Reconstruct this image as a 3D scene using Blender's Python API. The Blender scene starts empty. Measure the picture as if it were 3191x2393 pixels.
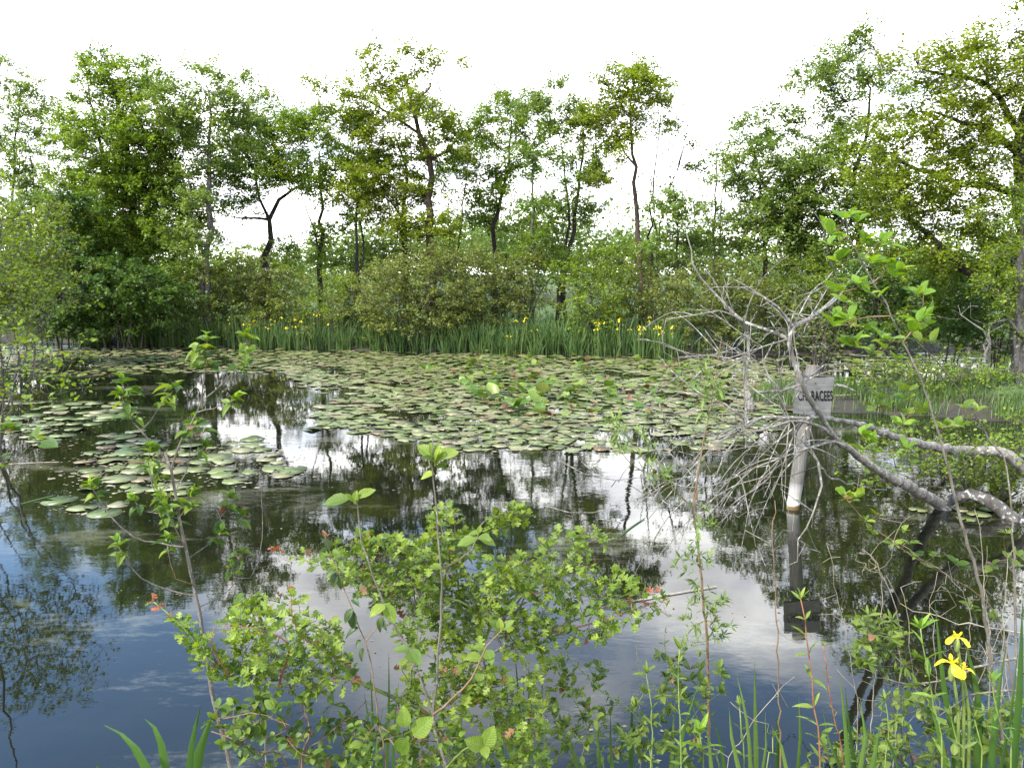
import bpy, math, random
import numpy as np
from mathutils import Vector, Matrix

# ---------------------------------------------------------------- camera, sky, sun, exposure
scene = bpy.context.scene
C = scene.collection
FPX, PITCH, CAMH = 2410.0, math.radians(7.7), 2.2     # focal length in photo pixels, tilt down, eye above the water
cam_data = bpy.data.cameras.new('camera')
cam_data.sensor_fit = 'HORIZONTAL'
cam_data.angle = 2 * math.atan(1595.5 / FPX)
cam_data.clip_start = 0.05
cam_data.clip_end = 3000
cam = bpy.data.objects.new('camera', cam_data)
C.objects.link(cam)
cam.location = (0, 0, CAMH)
cam.rotation_euler = (math.pi / 2 - PITCH, 0, 0)
scene.camera = cam

SUN_ELEV, SUN_AZ = math.radians(50), math.radians(232)   # azimuth clockwise from the view direction (+Y)
world = bpy.data.worlds.new('World')
scene.world = world
world.use_nodes = True
nt = world.node_tree
nt.nodes.clear()
def wn(t, **kw):
    n = nt.nodes.new(t)
    for k, v in kw.items():
        setattr(n, k, v)
    return n
def wl(a, b): nt.links.new(a, b)
def wmath(op, a, b=None, clamp=False):
    n = wn('ShaderNodeMath', operation=op, use_clamp=clamp)
    for i, v in enumerate((a, b)):
        if v is None: continue
        if isinstance(v, (int, float)): n.inputs[i].default_value = v
        else: wl(v, n.inputs[i])
    return n.outputs[0]
w_out = wn('ShaderNodeOutputWorld')
sky = wn('ShaderNodeTexSky', sky_type='NISHITA', sun_disc=False)
sky.sun_elevation = SUN_ELEV
sky.sun_rotation = SUN_AZ
sky.air_density, sky.dust_density, sky.ozone_density = 1.25, 0.0, 5.0
bg_sky = wn('ShaderNodeBackground')
bg_sky.inputs['Strength'].default_value = 0.15
wl(sky.outputs[0], bg_sky.inputs['Color'])
tc = wn('ShaderNodeTexCoord')
sep = wn('ShaderNodeSeparateXYZ')
wl(tc.outputs['Generated'], sep.inputs[0])
zc = wmath('ADD', wmath('MAXIMUM', sep.outputs[2], 0.0), 0.16)
cmb = wn('ShaderNodeCombineXYZ')
wl(wmath('DIVIDE', sep.outputs[0], zc), cmb.inputs[0])
wl(wmath('DIVIDE', sep.outputs[1], zc), cmb.inputs[1])
CLOUD_OFF = (10.49, -19.92, 0.0)
mp = wn('ShaderNodeMapping')
mp.inputs['Location'].default_value = CLOUD_OFF
wl(cmb.outputs[0], mp.inputs[0])
nz = wn('ShaderNodeTexNoise')
nz.inputs['Scale'].default_value = 1.05
nz.inputs['Detail'].default_value = 9
nz.inputs['Roughness'].default_value = 0.55
nz.inputs['Distortion'].default_value = 0.35
wl(mp.outputs[0], nz.inputs['Vector'])
low = wmath('MULTIPLY', wmath('SUBTRACT', 0.42, sep.outputs[2]), 0.75)     # cover closes up towards the horizon
cov = wmath('ADD', wmath('ADD', nz.outputs['Fac'], low), wmath('MULTIPLY', sep.outputs[0], 0.09))   # thicker to the right, open blue to the left
ramp = wn('ShaderNodeValToRGB')
ramp.color_ramp.elements[0].position = 0.44
ramp.color_ramp.elements[1].position = 0.60
wl(cov, ramp.inputs[0])
nz2 = wn('ShaderNodeTexNoise')
nz2.inputs['Scale'].default_value = 2.3
nz2.inputs['Detail'].default_value = 6
wl(mp.outputs[0], nz2.inputs['Vector'])
cr = wn('ShaderNodeValToRGB')
cr.color_ramp.elements[0].position = 0.38
cr.color_ramp.elements[0].color = (0.42, 0.43, 0.47, 1)
cr.color_ramp.elements[1].position = 0.62
cr.color_ramp.elements[1].color = (1.0, 0.99, 0.97, 1)
wl(nz2.outputs['Fac'], cr.inputs[0])
bg_cl = wn('ShaderNodeBackground')
bg_cl.inputs['Strength'].default_value = 1.7
wl(cr.outputs[0], bg_cl.inputs['Color'])
mixs = wn('ShaderNodeMixShader')
wl(ramp.outputs[0], mixs.inputs[0])
wl(bg_sky.outputs[0], mixs.inputs[1])
wl(bg_cl.outputs[0], mixs.inputs[2])
wl(mixs.outputs[0], w_out.inputs['Surface'])

sun_data = bpy.data.lights.new('sun', 'SUN')
sun_data.energy = 2.8
sun_data.angle = math.radians(5)
sun_data.color = (1.0, 0.95, 0.86)
sun = bpy.data.objects.new('sun', sun_data)
C.objects.link(sun)
sd = Vector((math.sin(SUN_AZ) * math.cos(SUN_ELEV), math.cos(SUN_AZ) * math.cos(SUN_ELEV), math.sin(SUN_ELEV)))
sun.rotation_euler = sd.to_track_quat('Z', 'Y').to_euler()

vs = scene.view_settings
vs.view_transform = 'Standard'
vs.look = 'None'
vs.gamma = 1.0
vs.exposure = 1.95
vs.use_curve_mapping = False
scene.cycles.max_bounces = 7
scene.cycles.diffuse_bounces = 3
scene.cycles.glossy_bounces = 3
scene.cycles.transmission_bounces = 4
scene.cycles.transparent_max_bounces = 8
scene.cycles.sample_clamp_indirect = 6

# ---------------------------------------------------------------- places: a photo pixel plus a distance gives a point
K = 3191 / 2212.0
def ray(px, py):
    x, u = (px - 1595.5) / FPX, -(py - 1196.5) / FPX
    return (x, math.cos(PITCH) + u * math.sin(PITCH), -math.sin(PITCH) + u * math.cos(PITCH))
def at(px, py, Y):
    r = ray(px, py); s = Y / r[1]
    return Vector((r[0] * s, Y, CAMH + r[2] * s))
def on_water(px, py, z=0.0):
    r = ray(px, py); s = (z - CAMH) / r[2]
    return Vector((r[0] * s, r[1] * s, z))
def proj(x, y, z):
    """world arrays -> photo pixels"""
    dz = z - CAMH
    f = y * math.cos(PITCH) - dz * math.sin(PITCH)
    u = y * math.sin(PITCH) + dz * math.cos(PITCH)
    return 1595.5 + FPX * x / f, 1196.5 - FPX * u / f
def Z3(x, y): return (1900 + x * .6329, 50 + y * .6329)
def Z4(x, y): return (x * .4973, 1000 + y * .4973)
def Z5(x, y): return (1000 + x * .4973, 1000 + y * .4973)
def Z6(x, y): return (2000 + x * .5426, 900 + y * .5426)
def Z7(x, y): return (300 + x * .633, 1550 + y * .633)
def Z8(x, y): return (1700 + x * .674, 1500 + y * .674)

# ---------------------------------------------------------------- materials
def mat(name):
    m = bpy.data.materials.new(name); m.use_nodes = True
    n = m.node_tree; n.nodes.clear()
    out = n.nodes.new('ShaderNodeOutputMaterial')
    return m, n, out
def node(n, t, **kw):
    x = n.nodes.new(t)
    for k, v in kw.items():
        if hasattr(x, k): setattr(x, k, v)
        else: x.inputs[k].default_value = v
    return x
def rampn(n, src, stops):
    r = n.nodes.new('ShaderNodeValToRGB')
    e = r.color_ramp.elements
    while len(e) < len(stops): e.new(0.5)
    for i, (p, c) in enumerate(stops):
        e[i].position = p
        e[i].color = (*c, 1)
    n.links.new(src, r.inputs[0])
    return r.outputs[0]
def leaf_mat(name, dark, mid, light, trans=0.35, rough=0.5, use_object=False, vein=0.0, spec=0.35):
    """leaf: colour varies leaf by leaf; thin, so light comes through"""
    m, n, out = mat(name)
    if use_object:
        src = node(n, 'ShaderNodeObjectInfo').outputs['Random']
    else:
        src = node(n, 'ShaderNodeAttribute', attribute_name='tint').outputs['Fac']
    col = rampn(n, src, [(0.0, dark), (0.55, mid), (1.0, light)])
    tcn = node(n, 'ShaderNodeTexCoord')
    ns = node(n, 'ShaderNodeTexNoise', Scale=1.3 if not use_object else 2.2, Detail=4.0)
    n.links.new(tcn.outputs['Object'], ns.inputs['Vector'])
    hsv = node(n, 'ShaderNodeHueSaturation')
    v = node(n, 'ShaderNodeMapRange'); v.inputs['From Min'].default_value = .3; v.inputs['From Max'].default_value = .7
    v.inputs['To Min'].default_value = .78; v.inputs['To Max'].default_value = 1.22
    n.links.new(ns.outputs['Fac'], v.inputs['Value'])
    n.links.new(v.outputs[0], hsv.inputs['Value'])
    n.links.new(col, hsv.inputs['Color'])
    hcol = hsv.outputs[0]
    rib = None
    if use_object and vein:
        # midrib and side ribs, in the leaf's own coordinates (length 0..1 along y)
        sx = node(n, 'ShaderNodeSeparateXYZ'); n.links.new(tcn.outputs['Object'], sx.inputs[0])
        def mth(op, a_, b_=None):
            q_ = node(n, 'ShaderNodeMath', operation=op)
            for i_, v_ in enumerate((a_, b_)):
                if v_ is None: continue
                if isinstance(v_, (int, float)): q_.inputs[i_].default_value = v_
                else: n.links.new(v_, q_.inputs[i_])
            return q_.outputs[0]
        ax_ = mth('ABSOLUTE', sx.outputs[0])
        side = mth('POWER', mth('ABSOLUTE', mth('COSINE', mth('MULTIPLY', mth('SUBTRACT', sx.outputs[1], mth('MULTIPLY', ax_, .75)), 26.0))), 14.0)
        midr = mth('LESS_THAN', ax_, .014)
        rib = mth('MAXIMUM', mth('MULTIPLY', side, .7), midr)
        mc = node(n, 'ShaderNodeMix', data_type='RGBA'); n.links.new(mth('MULTIPLY', rib, vein), mc.inputs['Factor'])
        n.links.new(hcol, mc.inputs['A'])
        lt = node(n, 'ShaderNodeHueSaturation', Saturation=.8, Value=1.7); n.links.new(hsv.outputs[0], lt.inputs['Color']); n.links.new(lt.outputs[0], mc.inputs['B'])
        hcol = mc.outputs['Result']
    p = node(n, 'ShaderNodeBsdfPrincipled', Roughness=rough)
    p.inputs['Specular IOR Level'].default_value = spec
    n.links.new(hcol, p.inputs['Base Color'])
    if rib is not None:
        bm_ = node(n, 'ShaderNodeBump', Strength=.5, Distance=.004); bm_.invert = True
        n.links.new(rib, bm_.inputs['Height']); n.links.new(bm_.outputs[0], p.inputs['Normal'])
    t = node(n, 'ShaderNodeBsdfTranslucent')
    h2 = node(n, 'ShaderNodeHueSaturation', Hue=0.485, Saturation=1.1, Value=1.5)
    n.links.new(hcol, h2.inputs['Color'])
    n.links.new(h2.outputs[0], t.inputs['Color'])
    mx = node(n, 'ShaderNodeMixShader'); mx.inputs[0].default_value = trans
    n.links.new(p.outputs[0], mx.inputs[1]); n.links.new(t.outputs[0], mx.inputs[2])
    n.links.new(mx.outputs[0], out.inputs['Surface'])
    return m
def bark_mat(name, dark, light, scale=9.0, lichen=None, lichen_at=0.62, bump=0.4):
    m, n, out = mat(name)
    tcn = node(n, 'ShaderNodeTexCoord')
    mpn = node(n, 'ShaderNodeMapping'); mpn.inputs['Scale'].default_value = (1, 1, 0.35)
    n.links.new(tcn.outputs['Object'], mpn.inputs[0])
    ns = node(n, 'ShaderNodeTexNoise', Scale=scale, Detail=8.0, Roughness=0.65)
    n.links.new(mpn.outputs[0], ns.inputs['Vector'])
    col = rampn(n, ns.outputs['Fac'], [(0.35, dark), (0.65, light)])
    if lichen:
        n2 = node(n, 'ShaderNodeTexNoise', Scale=scale * 2.3, Detail=5.0, Roughness=0.6)
        n.links.new(tcn.outputs['Object'], n2.inputs['Vector'])
        msk = rampn(n, n2.outputs['Fac'], [(lichen_at - .04, (0, 0, 0)), (lichen_at + .04, (1, 1, 1))])
        mxc = node(n, 'ShaderNodeMix', data_type='RGBA')
        n.links.new(msk, mxc.inputs['Factor'])
        n.links.new(col, mxc.inputs['A']); mxc.inputs['B'].default_value = (*lichen, 1)
        col = mxc.outputs['Result']
    p = node(n, 'ShaderNodeBsdfPrincipled', Roughness=0.85)
    p.inputs['Specular IOR Level'].default_value = 0.2
    n.links.new(col, p.inputs['Base Color'])
    b = node(n, 'ShaderNodeBump', Strength=bump, Distance=0.02)
    n.links.new(ns.outputs['Fac'], b.inputs['Height']); n.links.new(b.outputs[0], p.inputs['Normal'])
    n.links.new(p.outputs[0], out.inputs['Surface'])
    return m
def plain_mat(name, a, b, scale=6.0, rough=0.7, trans=0.0, spec=0.3):
    m, n, out = mat(name)
    tcn = node(n, 'ShaderNodeTexCoord')
    ns = node(n, 'ShaderNodeTexNoise', Scale=scale, Detail=5.0)
    n.links.new(tcn.outputs['Object'], ns.inputs['Vector'])
    col = rampn(n, ns.outputs['Fac'], [(0.35, a), (0.65, b)])
    p = node(n, 'ShaderNodeBsdfPrincipled', Roughness=rough)
    p.inputs['Specular IOR Level'].default_value = spec
    n.links.new(col, p.inputs['Base Color'])
    sh = p.outputs[0]
    if trans:
        t = node(n, 'ShaderNodeBsdfTranslucent'); n.links.new(col, t.inputs['Color'])
        mx = node(n, 'ShaderNodeMixShader'); mx.inputs[0].default_value = trans
        n.links.new(sh, mx.inputs[1]); n.links.new(t.outputs[0], mx.inputs[2]); sh = mx.outputs[0]
    n.links.new(sh, out.inputs['Surface'])
    return m

M = {}
# far foliage
M['oak'] = leaf_mat('oak_leaves', (0.068, 0.116, 0.013), (0.130, 0.203, 0.023), (0.215, 0.285, 0.036), trans=.45)
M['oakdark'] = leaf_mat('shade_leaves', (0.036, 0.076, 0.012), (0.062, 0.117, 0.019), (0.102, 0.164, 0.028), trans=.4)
M['ash'] = leaf_mat('ash_leaves', (0.083, 0.137, 0.025), (0.140, 0.203, 0.036), (0.215, 0.274, 0.057), trans=.45)
M['alder'] = leaf_mat('alder_leaves', (0.058, 0.109, 0.014), (0.109, 0.177, 0.023), (0.176, 0.242, 0.034), trans=.45)
M['yoak'] = leaf_mat('yellow_green_leaves', (0.086, 0.132, 0.013), (0.153, 0.207, 0.020), (0.240, 0.279, 0.034), trans=.45)
M['willow'] = leaf_mat('willow_leaves', (0.083, 0.112, 0.023), (0.140, 0.171, 0.034), (0.215, 0.234, 0.055), trans=.4)
M['olive'] = leaf_mat('olive_shrub_leaves', (0.073, 0.109, 0.016), (0.125, 0.165, 0.023), (0.192, 0.222, 0.034), trans=.4)
M['fresh'] = leaf_mat('fresh_shrub_leaves', (0.081, 0.135, 0.013), (0.138, 0.203, 0.019), (0.208, 0.264, 0.028), trans=.42)
M['far'] = leaf_mat('distant_leaves', (0.078, 0.120, 0.028), (0.114, 0.165, 0.034), (0.156, 0.203, 0.044))
# near foliage (leaf objects) and the joined rest of it
def both(key, *a, **k):
    M[key] = leaf_mat(key + '_leaf', *a, use_object=True, vein=.45, **k)
    M[key + '_s'] = leaf_mat(key + '_foliage', *a, **k)
both('haw', (0.071, 0.122, 0.011), (0.136, 0.201, 0.021), (0.224, 0.286, 0.038), trans=.42)
both('buck', (0.071, 0.122, 0.011), (0.130, 0.191, 0.019), (0.212, 0.270, 0.032), trans=.42)
both('sapl', (.042, .09, .01), (.085, .145, .014), (.185, .25, .028), trans=.4)
both('wlw', (0.073, 0.122, 0.021), (0.118, 0.175, 0.030), (0.177, 0.239, 0.046), trans=.38)
both('lime', (.085, .165, .012), (.135, .24, .02), (.2, .3, .03), trans=.45)
both('herb', (0.071, 0.117, 0.012), (0.124, 0.180, 0.021), (0.195, 0.249, 0.034), trans=.4)
both('rose', (0.042, 0.087, 0.009), (0.080, 0.133, 0.013), (0.132, 0.189, 0.021), trans=.35)
both('bank', (0.065, 0.106, 0.013), (0.106, 0.157, 0.021), (0.165, 0.217, 0.032), trans=.38)
M['redtip'] = leaf_mat('red_young_leaf', (.26, .06, .03), (.32, .12, .05), (.3, .2, .06), use_object=True)
M['wilt'] = leaf_mat('wilted_leaf', (.03, .055, .012), (.05, .08, .018), (.07, .09, .03), use_object=True, trans=.2)
M['brown'] = leaf_mat('brown_leaf', (.1, .04, .02), (.16, .07, .03), (.2, .1, .05), use_object=True, trans=.2)
M['blade'] = leaf_mat('iris_blade', (0.040, 0.085, 0.020), (0.071, 0.125, 0.031), (0.138, 0.175, 0.045), trans=.3, rough=.45)
M['blade_o'] = leaf_mat('iris_blade_near', (.03, .07, .013), (.054, .108, .02), (.11, .165, .034), trans=.3, rough=.4, use_object=True)
M['grass'] = leaf_mat('grass_blades', (.05, .10, .02), (.085, .145, .028), (.14, .19, .045), trans=.3)
M['dry'] = plain_mat('dry_stalk', (.16, .13, .085), (.3, .26, .185), 14, .8)
M['yellow'] = plain_mat('yellow_petal', (.8, .6, .01), (.86, .72, .03), 20, .5, .3)
M['white'] = plain_mat('white_blossom', (.55, .53, .42), (.8, .78, .68), 9, .7, .25)
# bark
M['bark'] = bark_mat('dark_bark', (.012, .010, .008), (.042, .035, .028), 7)
M['barkbrown'] = bark_mat('brown_bark', (.028, .019, .012), (.075, .052, .035), 7)
M['barkgrey'] = bark_mat('grey_bark', (.03, .027, .023), (.09, .082, .07), 8, (.2, .2, .18))
M['twig'] = bark_mat('grey_twig', (.035, .029, .022), (.095, .08, .064), 30)
M['dead'] = bark_mat('dead_lichened_bark', (0.085, 0.074, 0.058), (0.225, 0.204, 0.170), 16, (0.36, 0.355, 0.31), .6, .6)
M['log'] = bark_mat('wet_lichened_log', (.025, .021, .017), (.095, .083, .07), 11, (.3, .3, .27), .59, .8)
M['stem'] = bark_mat('sapling_stem', (.07, .058, .044), (.165, .145, .115), 40, (.25, .245, .215), .62)
M['stembrown'] = bark_mat('brown_stem', (.10, .06, .035), (.22, .15, .085), 40)
M['stemgreen'] = plain_mat('green_stem', (.10, .15, .03), (.2, .24, .06), 25, .6)
M['stemred'] = plain_mat('red_shoot', (.16, .05, .035), (.26, .12, .05), 25, .6)
# lily pads
def pad_mat(name, use_object):
    m, n, out = mat(name)
    src = node(n, 'ShaderNodeObjectInfo').outputs['Random'] if use_object else node(n, 'ShaderNodeAttribute', attribute_name='tint').outputs['Fac']
    col = rampn(n, src, [(0.0, (.06, .09, .012)), (.25, (.11, .135, .03)), (.6, (.165, .175, .065)), (.86, (.185, .165, .075)), (1.0, (.12, .07, .025))])
    g = node(n, 'ShaderNodeNewGeometry')
    ns = node(n, 'ShaderNodeTexNoise', Scale=14.0, Detail=6.0, Roughness=.7)
    n.links.new(g.outputs['Position'], ns.inputs['Vector'])
    msk = rampn(n, ns.outputs['Fac'], [(.52, (0, 0, 0)), (.66, (1, 1, 1))])
    mxc = node(n, 'ShaderNodeMix', data_type='RGBA')
    mu = node(n, 'ShaderNodeMath', operation='MULTIPLY'); n.links.new(msk, mu.inputs[0]); mu.inputs[1].default_value = .75
    n.links.new(mu.outputs[0], mxc.inputs['Factor']); n.links.new(col, mxc.inputs['A'])
    mxc.inputs['B'].default_value = (.235, .215, .125, 1)
    p = node(n, 'ShaderNodeBsdfPrincipled', Roughness=.38)
    p.inputs['Specular IOR Level'].default_value = .5
    n.links.new(mxc.outputs['Result'], p.inputs['Base Color'])
    b = node(n, 'ShaderNodeBump', Strength=.3, Distance=.01)
    n.links.new(ns.outputs['Fac'], b.inputs['Height']); n.links.new(b.outputs[0], p.inputs['Normal'])
    n.links.new(p.outputs[0], out.inputs['Surface'])
    return m
M['pad'] = pad_mat('lily_pad', True)
M['pad_s'] = pad_mat('lily_pad_far', False)
both('nuphar', (.06, .12, .012), (.1, .17, .018), (.2, .23, .05), trans=.3, rough=.35)

# ---------------------------------------------------------------- object helpers
def tag(o, label=None, cat=None, group=None, kind=None):
    if label: o['label'] = label
    if cat: o['category'] = cat
    if group: o['group'] = group
    if kind: o['kind'] = kind
    return o
def thing(name, loc, label, cat, group=None):
    o = bpy.data.objects.new(name, None)
    o.empty_display_size = 0.1
    C.objects.link(o)
    o.location = loc
    return tag(o, label, cat, group)
def mesh_obj(name, me, m, parent=None):
    o = bpy.data.objects.new(name, me)
    C.objects.link(o)
    if m is not None and len(me.materials) == 0:
        me.materials.append(m)
    if parent is not None: o.parent = parent
    return o
def np_mesh(name, V, F, tint=None, smooth=False):
    """V (n,3), F (m,k) all faces with k corners"""
    me = bpy.data.meshes.new(name)
    V = np.asarray(V, dtype=np.float32); F = np.asarray(F, dtype=np.int32)
    m, k = F.shape
    me.vertices.add(len(V)); me.vertices.foreach_set('co', V.ravel())
    me.loops.add(m * k); me.loops.foreach_set('vertex_index', F.ravel())
    me.polygons.add(m)
    me.polygons.foreach_set('loop_start', np.arange(0, m * k, k, dtype=np.int32))
    me.polygons.foreach_set('loop_total', np.full(m, k, dtype=np.int32))
    if smooth: me.polygons.foreach_set('use_smooth', np.ones(m, dtype=bool))
    if tint is not None:
        a = me.attributes.new('tint', 'FLOAT', 'FACE')
        a.data.foreach_set('value', np.asarray(tint, dtype=np.float32))
    me.update(calc_edges=True)
    return me

class Tubes:
    """collects tubes (quads) for one mesh"""
    def __init__(s): s.v, s.f = [], []
    def add(s, pts, rad, sides=5, cap=True):
        pts = [Vector(p) for p in pts]
        n = len(pts)
        if n < 2: return
        base = sum(len(a) for a in s.v)
        ring = []
        nrm = None
        ca = [(math.cos(2 * math.pi * i / sides), math.sin(2 * math.pi * i / sides)) for i in range(sides)]
        for i, p in enumerate(pts):
            t = (pts[min(i + 1, n - 1)] - pts[max(i - 1, 0)])
            if t.length < 1e-9: t = Vector((0, 0, 1))
            t.normalize()
            if nrm is None:
                nrm = t.orthogonal().normalized()
            else:
                nrm = nrm - t * nrm.dot(t)
                if nrm.length < 1e-6: nrm = t.orthogonal()
                nrm.normalize()
            b = t.cross(nrm)
            r = rad[i]
            ring.extend((p.x + r * (c * nrm.x + d * b.x), p.y + r * (c * nrm.y + d * b.y), p.z + r * (c * nrm.z + d * b.z)) for c, d in ca)
        if cap:
            e = pts[-1] + (pts[-1] - pts[-2]).normalized() * rad[-1]
            ring.extend([tuple(e)] * 1)
        F = []
        for i in range(n - 1):
            for j in range(sides):
                j2 = (j + 1) % sides
                F.append((base + i * sides + j, base + i * sides + j2, base + (i + 1) * sides + j2, base + (i + 1) * sides + j))
        if cap:
            l = base + (n - 1) * sides; tip = base + n * sides
            for j in range(0, sides, 1):
                F.append((l + j, l + (j + 1) % sides, tip, tip))
        s.v.append(ring); s.f.extend(F)
    def build(s, name, m, parent=None, origin=(0, 0, 0), smooth=True):
        if not s.f: return None
        me = bpy.data.meshes.new(name)
        o = Vector(origin)
        vs_ = [(x - o.x, y - o.y, z - o.z) for a in s.v for (x, y, z) in a]
        fs_ = [f[:3] if f[2] == f[3] else f for f in s.f]
        me.from_pydata(vs_, [], fs_)
        if smooth: me.polygons.foreach_set('use_smooth', np.ones(len(me.polygons), dtype=bool))
        me.update()
        return mesh_obj(name, me, m, parent)

def smooth_line(pts, step):
    """Catmull-Rom through the points (any dimension), sampled about every step"""
    P = [np.array(p, float) for p in pts]
    if len(P) < 3:
        n = max(2, int(np.linalg.norm(P[1] - P[0]) / step) + 1)
        return [P[0] + (P[1] - P[0]) * i / (n - 1) for i in range(n)]
    Q = [2 * P[0] - P[1]] + P + [2 * P[-1] - P[-2]]
    out = []
    for i in range(1, len(Q) - 2):
        n = max(1, int(np.linalg.norm(Q[i + 1][:3] - Q[i][:3]) / step))
        for k in range(n):
            t = k / n
            a, b, c, d = Q[i - 1], Q[i], Q[i + 1], Q[i + 2]
            out.append(.5 * ((2 * b) + (c - a) * t + (2 * a - 5 * b + 4 * c - d) * t * t + (3 * b - a - 3 * c + d) * t ** 3))
    out.append(P[-1])
    return out

def grow(N0, par0, targets, seg, rng, up=.6, arch=.08, jit=.1):
    """connect every target to the nearest bit of wood so far; returns nodes, parents, tip index of each target"""
    N0 = np.asarray(N0, float); T = np.asarray(targets, float)
    d0 = np.min(np.linalg.norm(T[:, None, :] - N0[None, :, :], axis=2), axis=1)
    order = np.argsort(d0 + rng.uniform(0, .25, len(T)) * d0)
    cap = len(N0) + len(T) * 14 + 10
    N = np.zeros((cap, 3)); N[:len(N0)] = N0
    par = list(par0); n = len(N0); tips = np.zeros(len(T), int)
    for ti in order:
        t = T[ti]
        d = np.linalg.norm(N[:n] - t, axis=1)
        i = int(np.argmin(d + up * np.maximum(0, N[:n, 2] - t[2])))
        L = d[i]; k = int(min(12, max(1, round(L / seg))))
        jv = rng.normal(0, 1, 3) * jit * L
        prev = i; a = N[i].copy()
        for j in range(1, k + 1):
            s = j / k; w = math.sin(math.pi * s)
            p = a * (1 - s) + t * s + jv * w
            p[2] += arch * L * w
            if j < k: p += rng.normal(0, .025, 3) * seg
            N[n] = p; par.append(prev); prev = n; n += 1
        tips[ti] = prev
    return N[:n], par, tips

def wood(N, par, n0, tip_r, expo, rmax=None):
    n = len(N)
    cnt = np.zeros(n)
    kids = [[] for _ in range(n)]
    for i in range(n):
        if par[i] >= 0: kids[par[i]].append(i)
    for i in range(n - 1, n0 - 1, -1):
        if cnt[i] == 0: cnt[i] = 1
        if par[i] >= n0: cnt[par[i]] += cnt[i]
    r = tip_r * cnt ** expo
    if rmax is not None: r = np.minimum(r, rmax)
    return kids, cnt, r
def sub_tubes(tb, N, kids, cnt, r, root, start, r_start, sides, n0):
    """tubes of the whole subtree below root"""
    stack = [(root, start, r_start)]
    while stack:
        i, st, rs = stack.pop()
        pts, rad = [st, N[i]], [min(rs, r[i] * 1.15), r[i]]
        while True:
            ch = [c for c in kids[i] if c >= n0]
            if not ch: break
            ch.sort(key=lambda c: -cnt[c])
            for c in ch[1:]: stack.append((c, N[i], r[i]))
            i = ch[0]; pts.append(N[i]); rad.append(r[i])
        tb.add(pts, rad, sides if rad[0] > .02 else max(3, sides - 2))

def leaf_cloud(centres, n_per, spread, size, rng, ctint=None, flat=.35, axis_out=None):
    """folded rhombic leaves scattered round the centres"""
    Cn = np.repeat(np.asarray(centres, float), n_per, axis=0)
    n = len(Cn)
    off = rng.normal(0, 1, (n, 3)) * np.asarray(spread)
    pos = Cn + off
    nrm = rng.normal(0, 1, (n, 3)); nrm[:, 2] = np.abs(nrm[:, 2]) + flat * 2
    nrm /= np.linalg.norm(nrm, axis=1)[:, None]
    d = off / (np.linalg.norm(off, axis=1)[:, None] + 1e-6) + rng.normal(0, .7, (n, 3))
    d[:, 2] -= .25
    d -= nrm * np.sum(d * nrm, axis=1)[:, None]
    d /= np.linalg.norm(d, axis=1)[:, None] + 1e-9
    s = np.cross(nrm, d)
    L = size * rng.uniform(.6, 1.35, n)[:, None]; W = L * rng.uniform(.28, .4, n)[:, None]
    b = pos; tip = pos + d * L - nrm * L * .12
    mid = pos + d * L * .5
    l = mid - s * W + nrm * L * .08; r_ = mid + s * W + nrm * L * .08
    V = np.stack([b, r_, tip, l], axis=1).reshape(-1, 3)
    i = np.arange(n) * 4
    F = np.stack([np.stack([i, i + 1, i + 2], 1), np.stack([i, i + 2, i + 3], 1)], 1).reshape(-1, 3)
    t = rng.uniform(0, 1, n) * .65
    if ctint is not None: t = t + np.repeat(ctint, n_per) * .35
    else: t = t + .17
    return V, F, np.repeat(t, 2)

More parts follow.
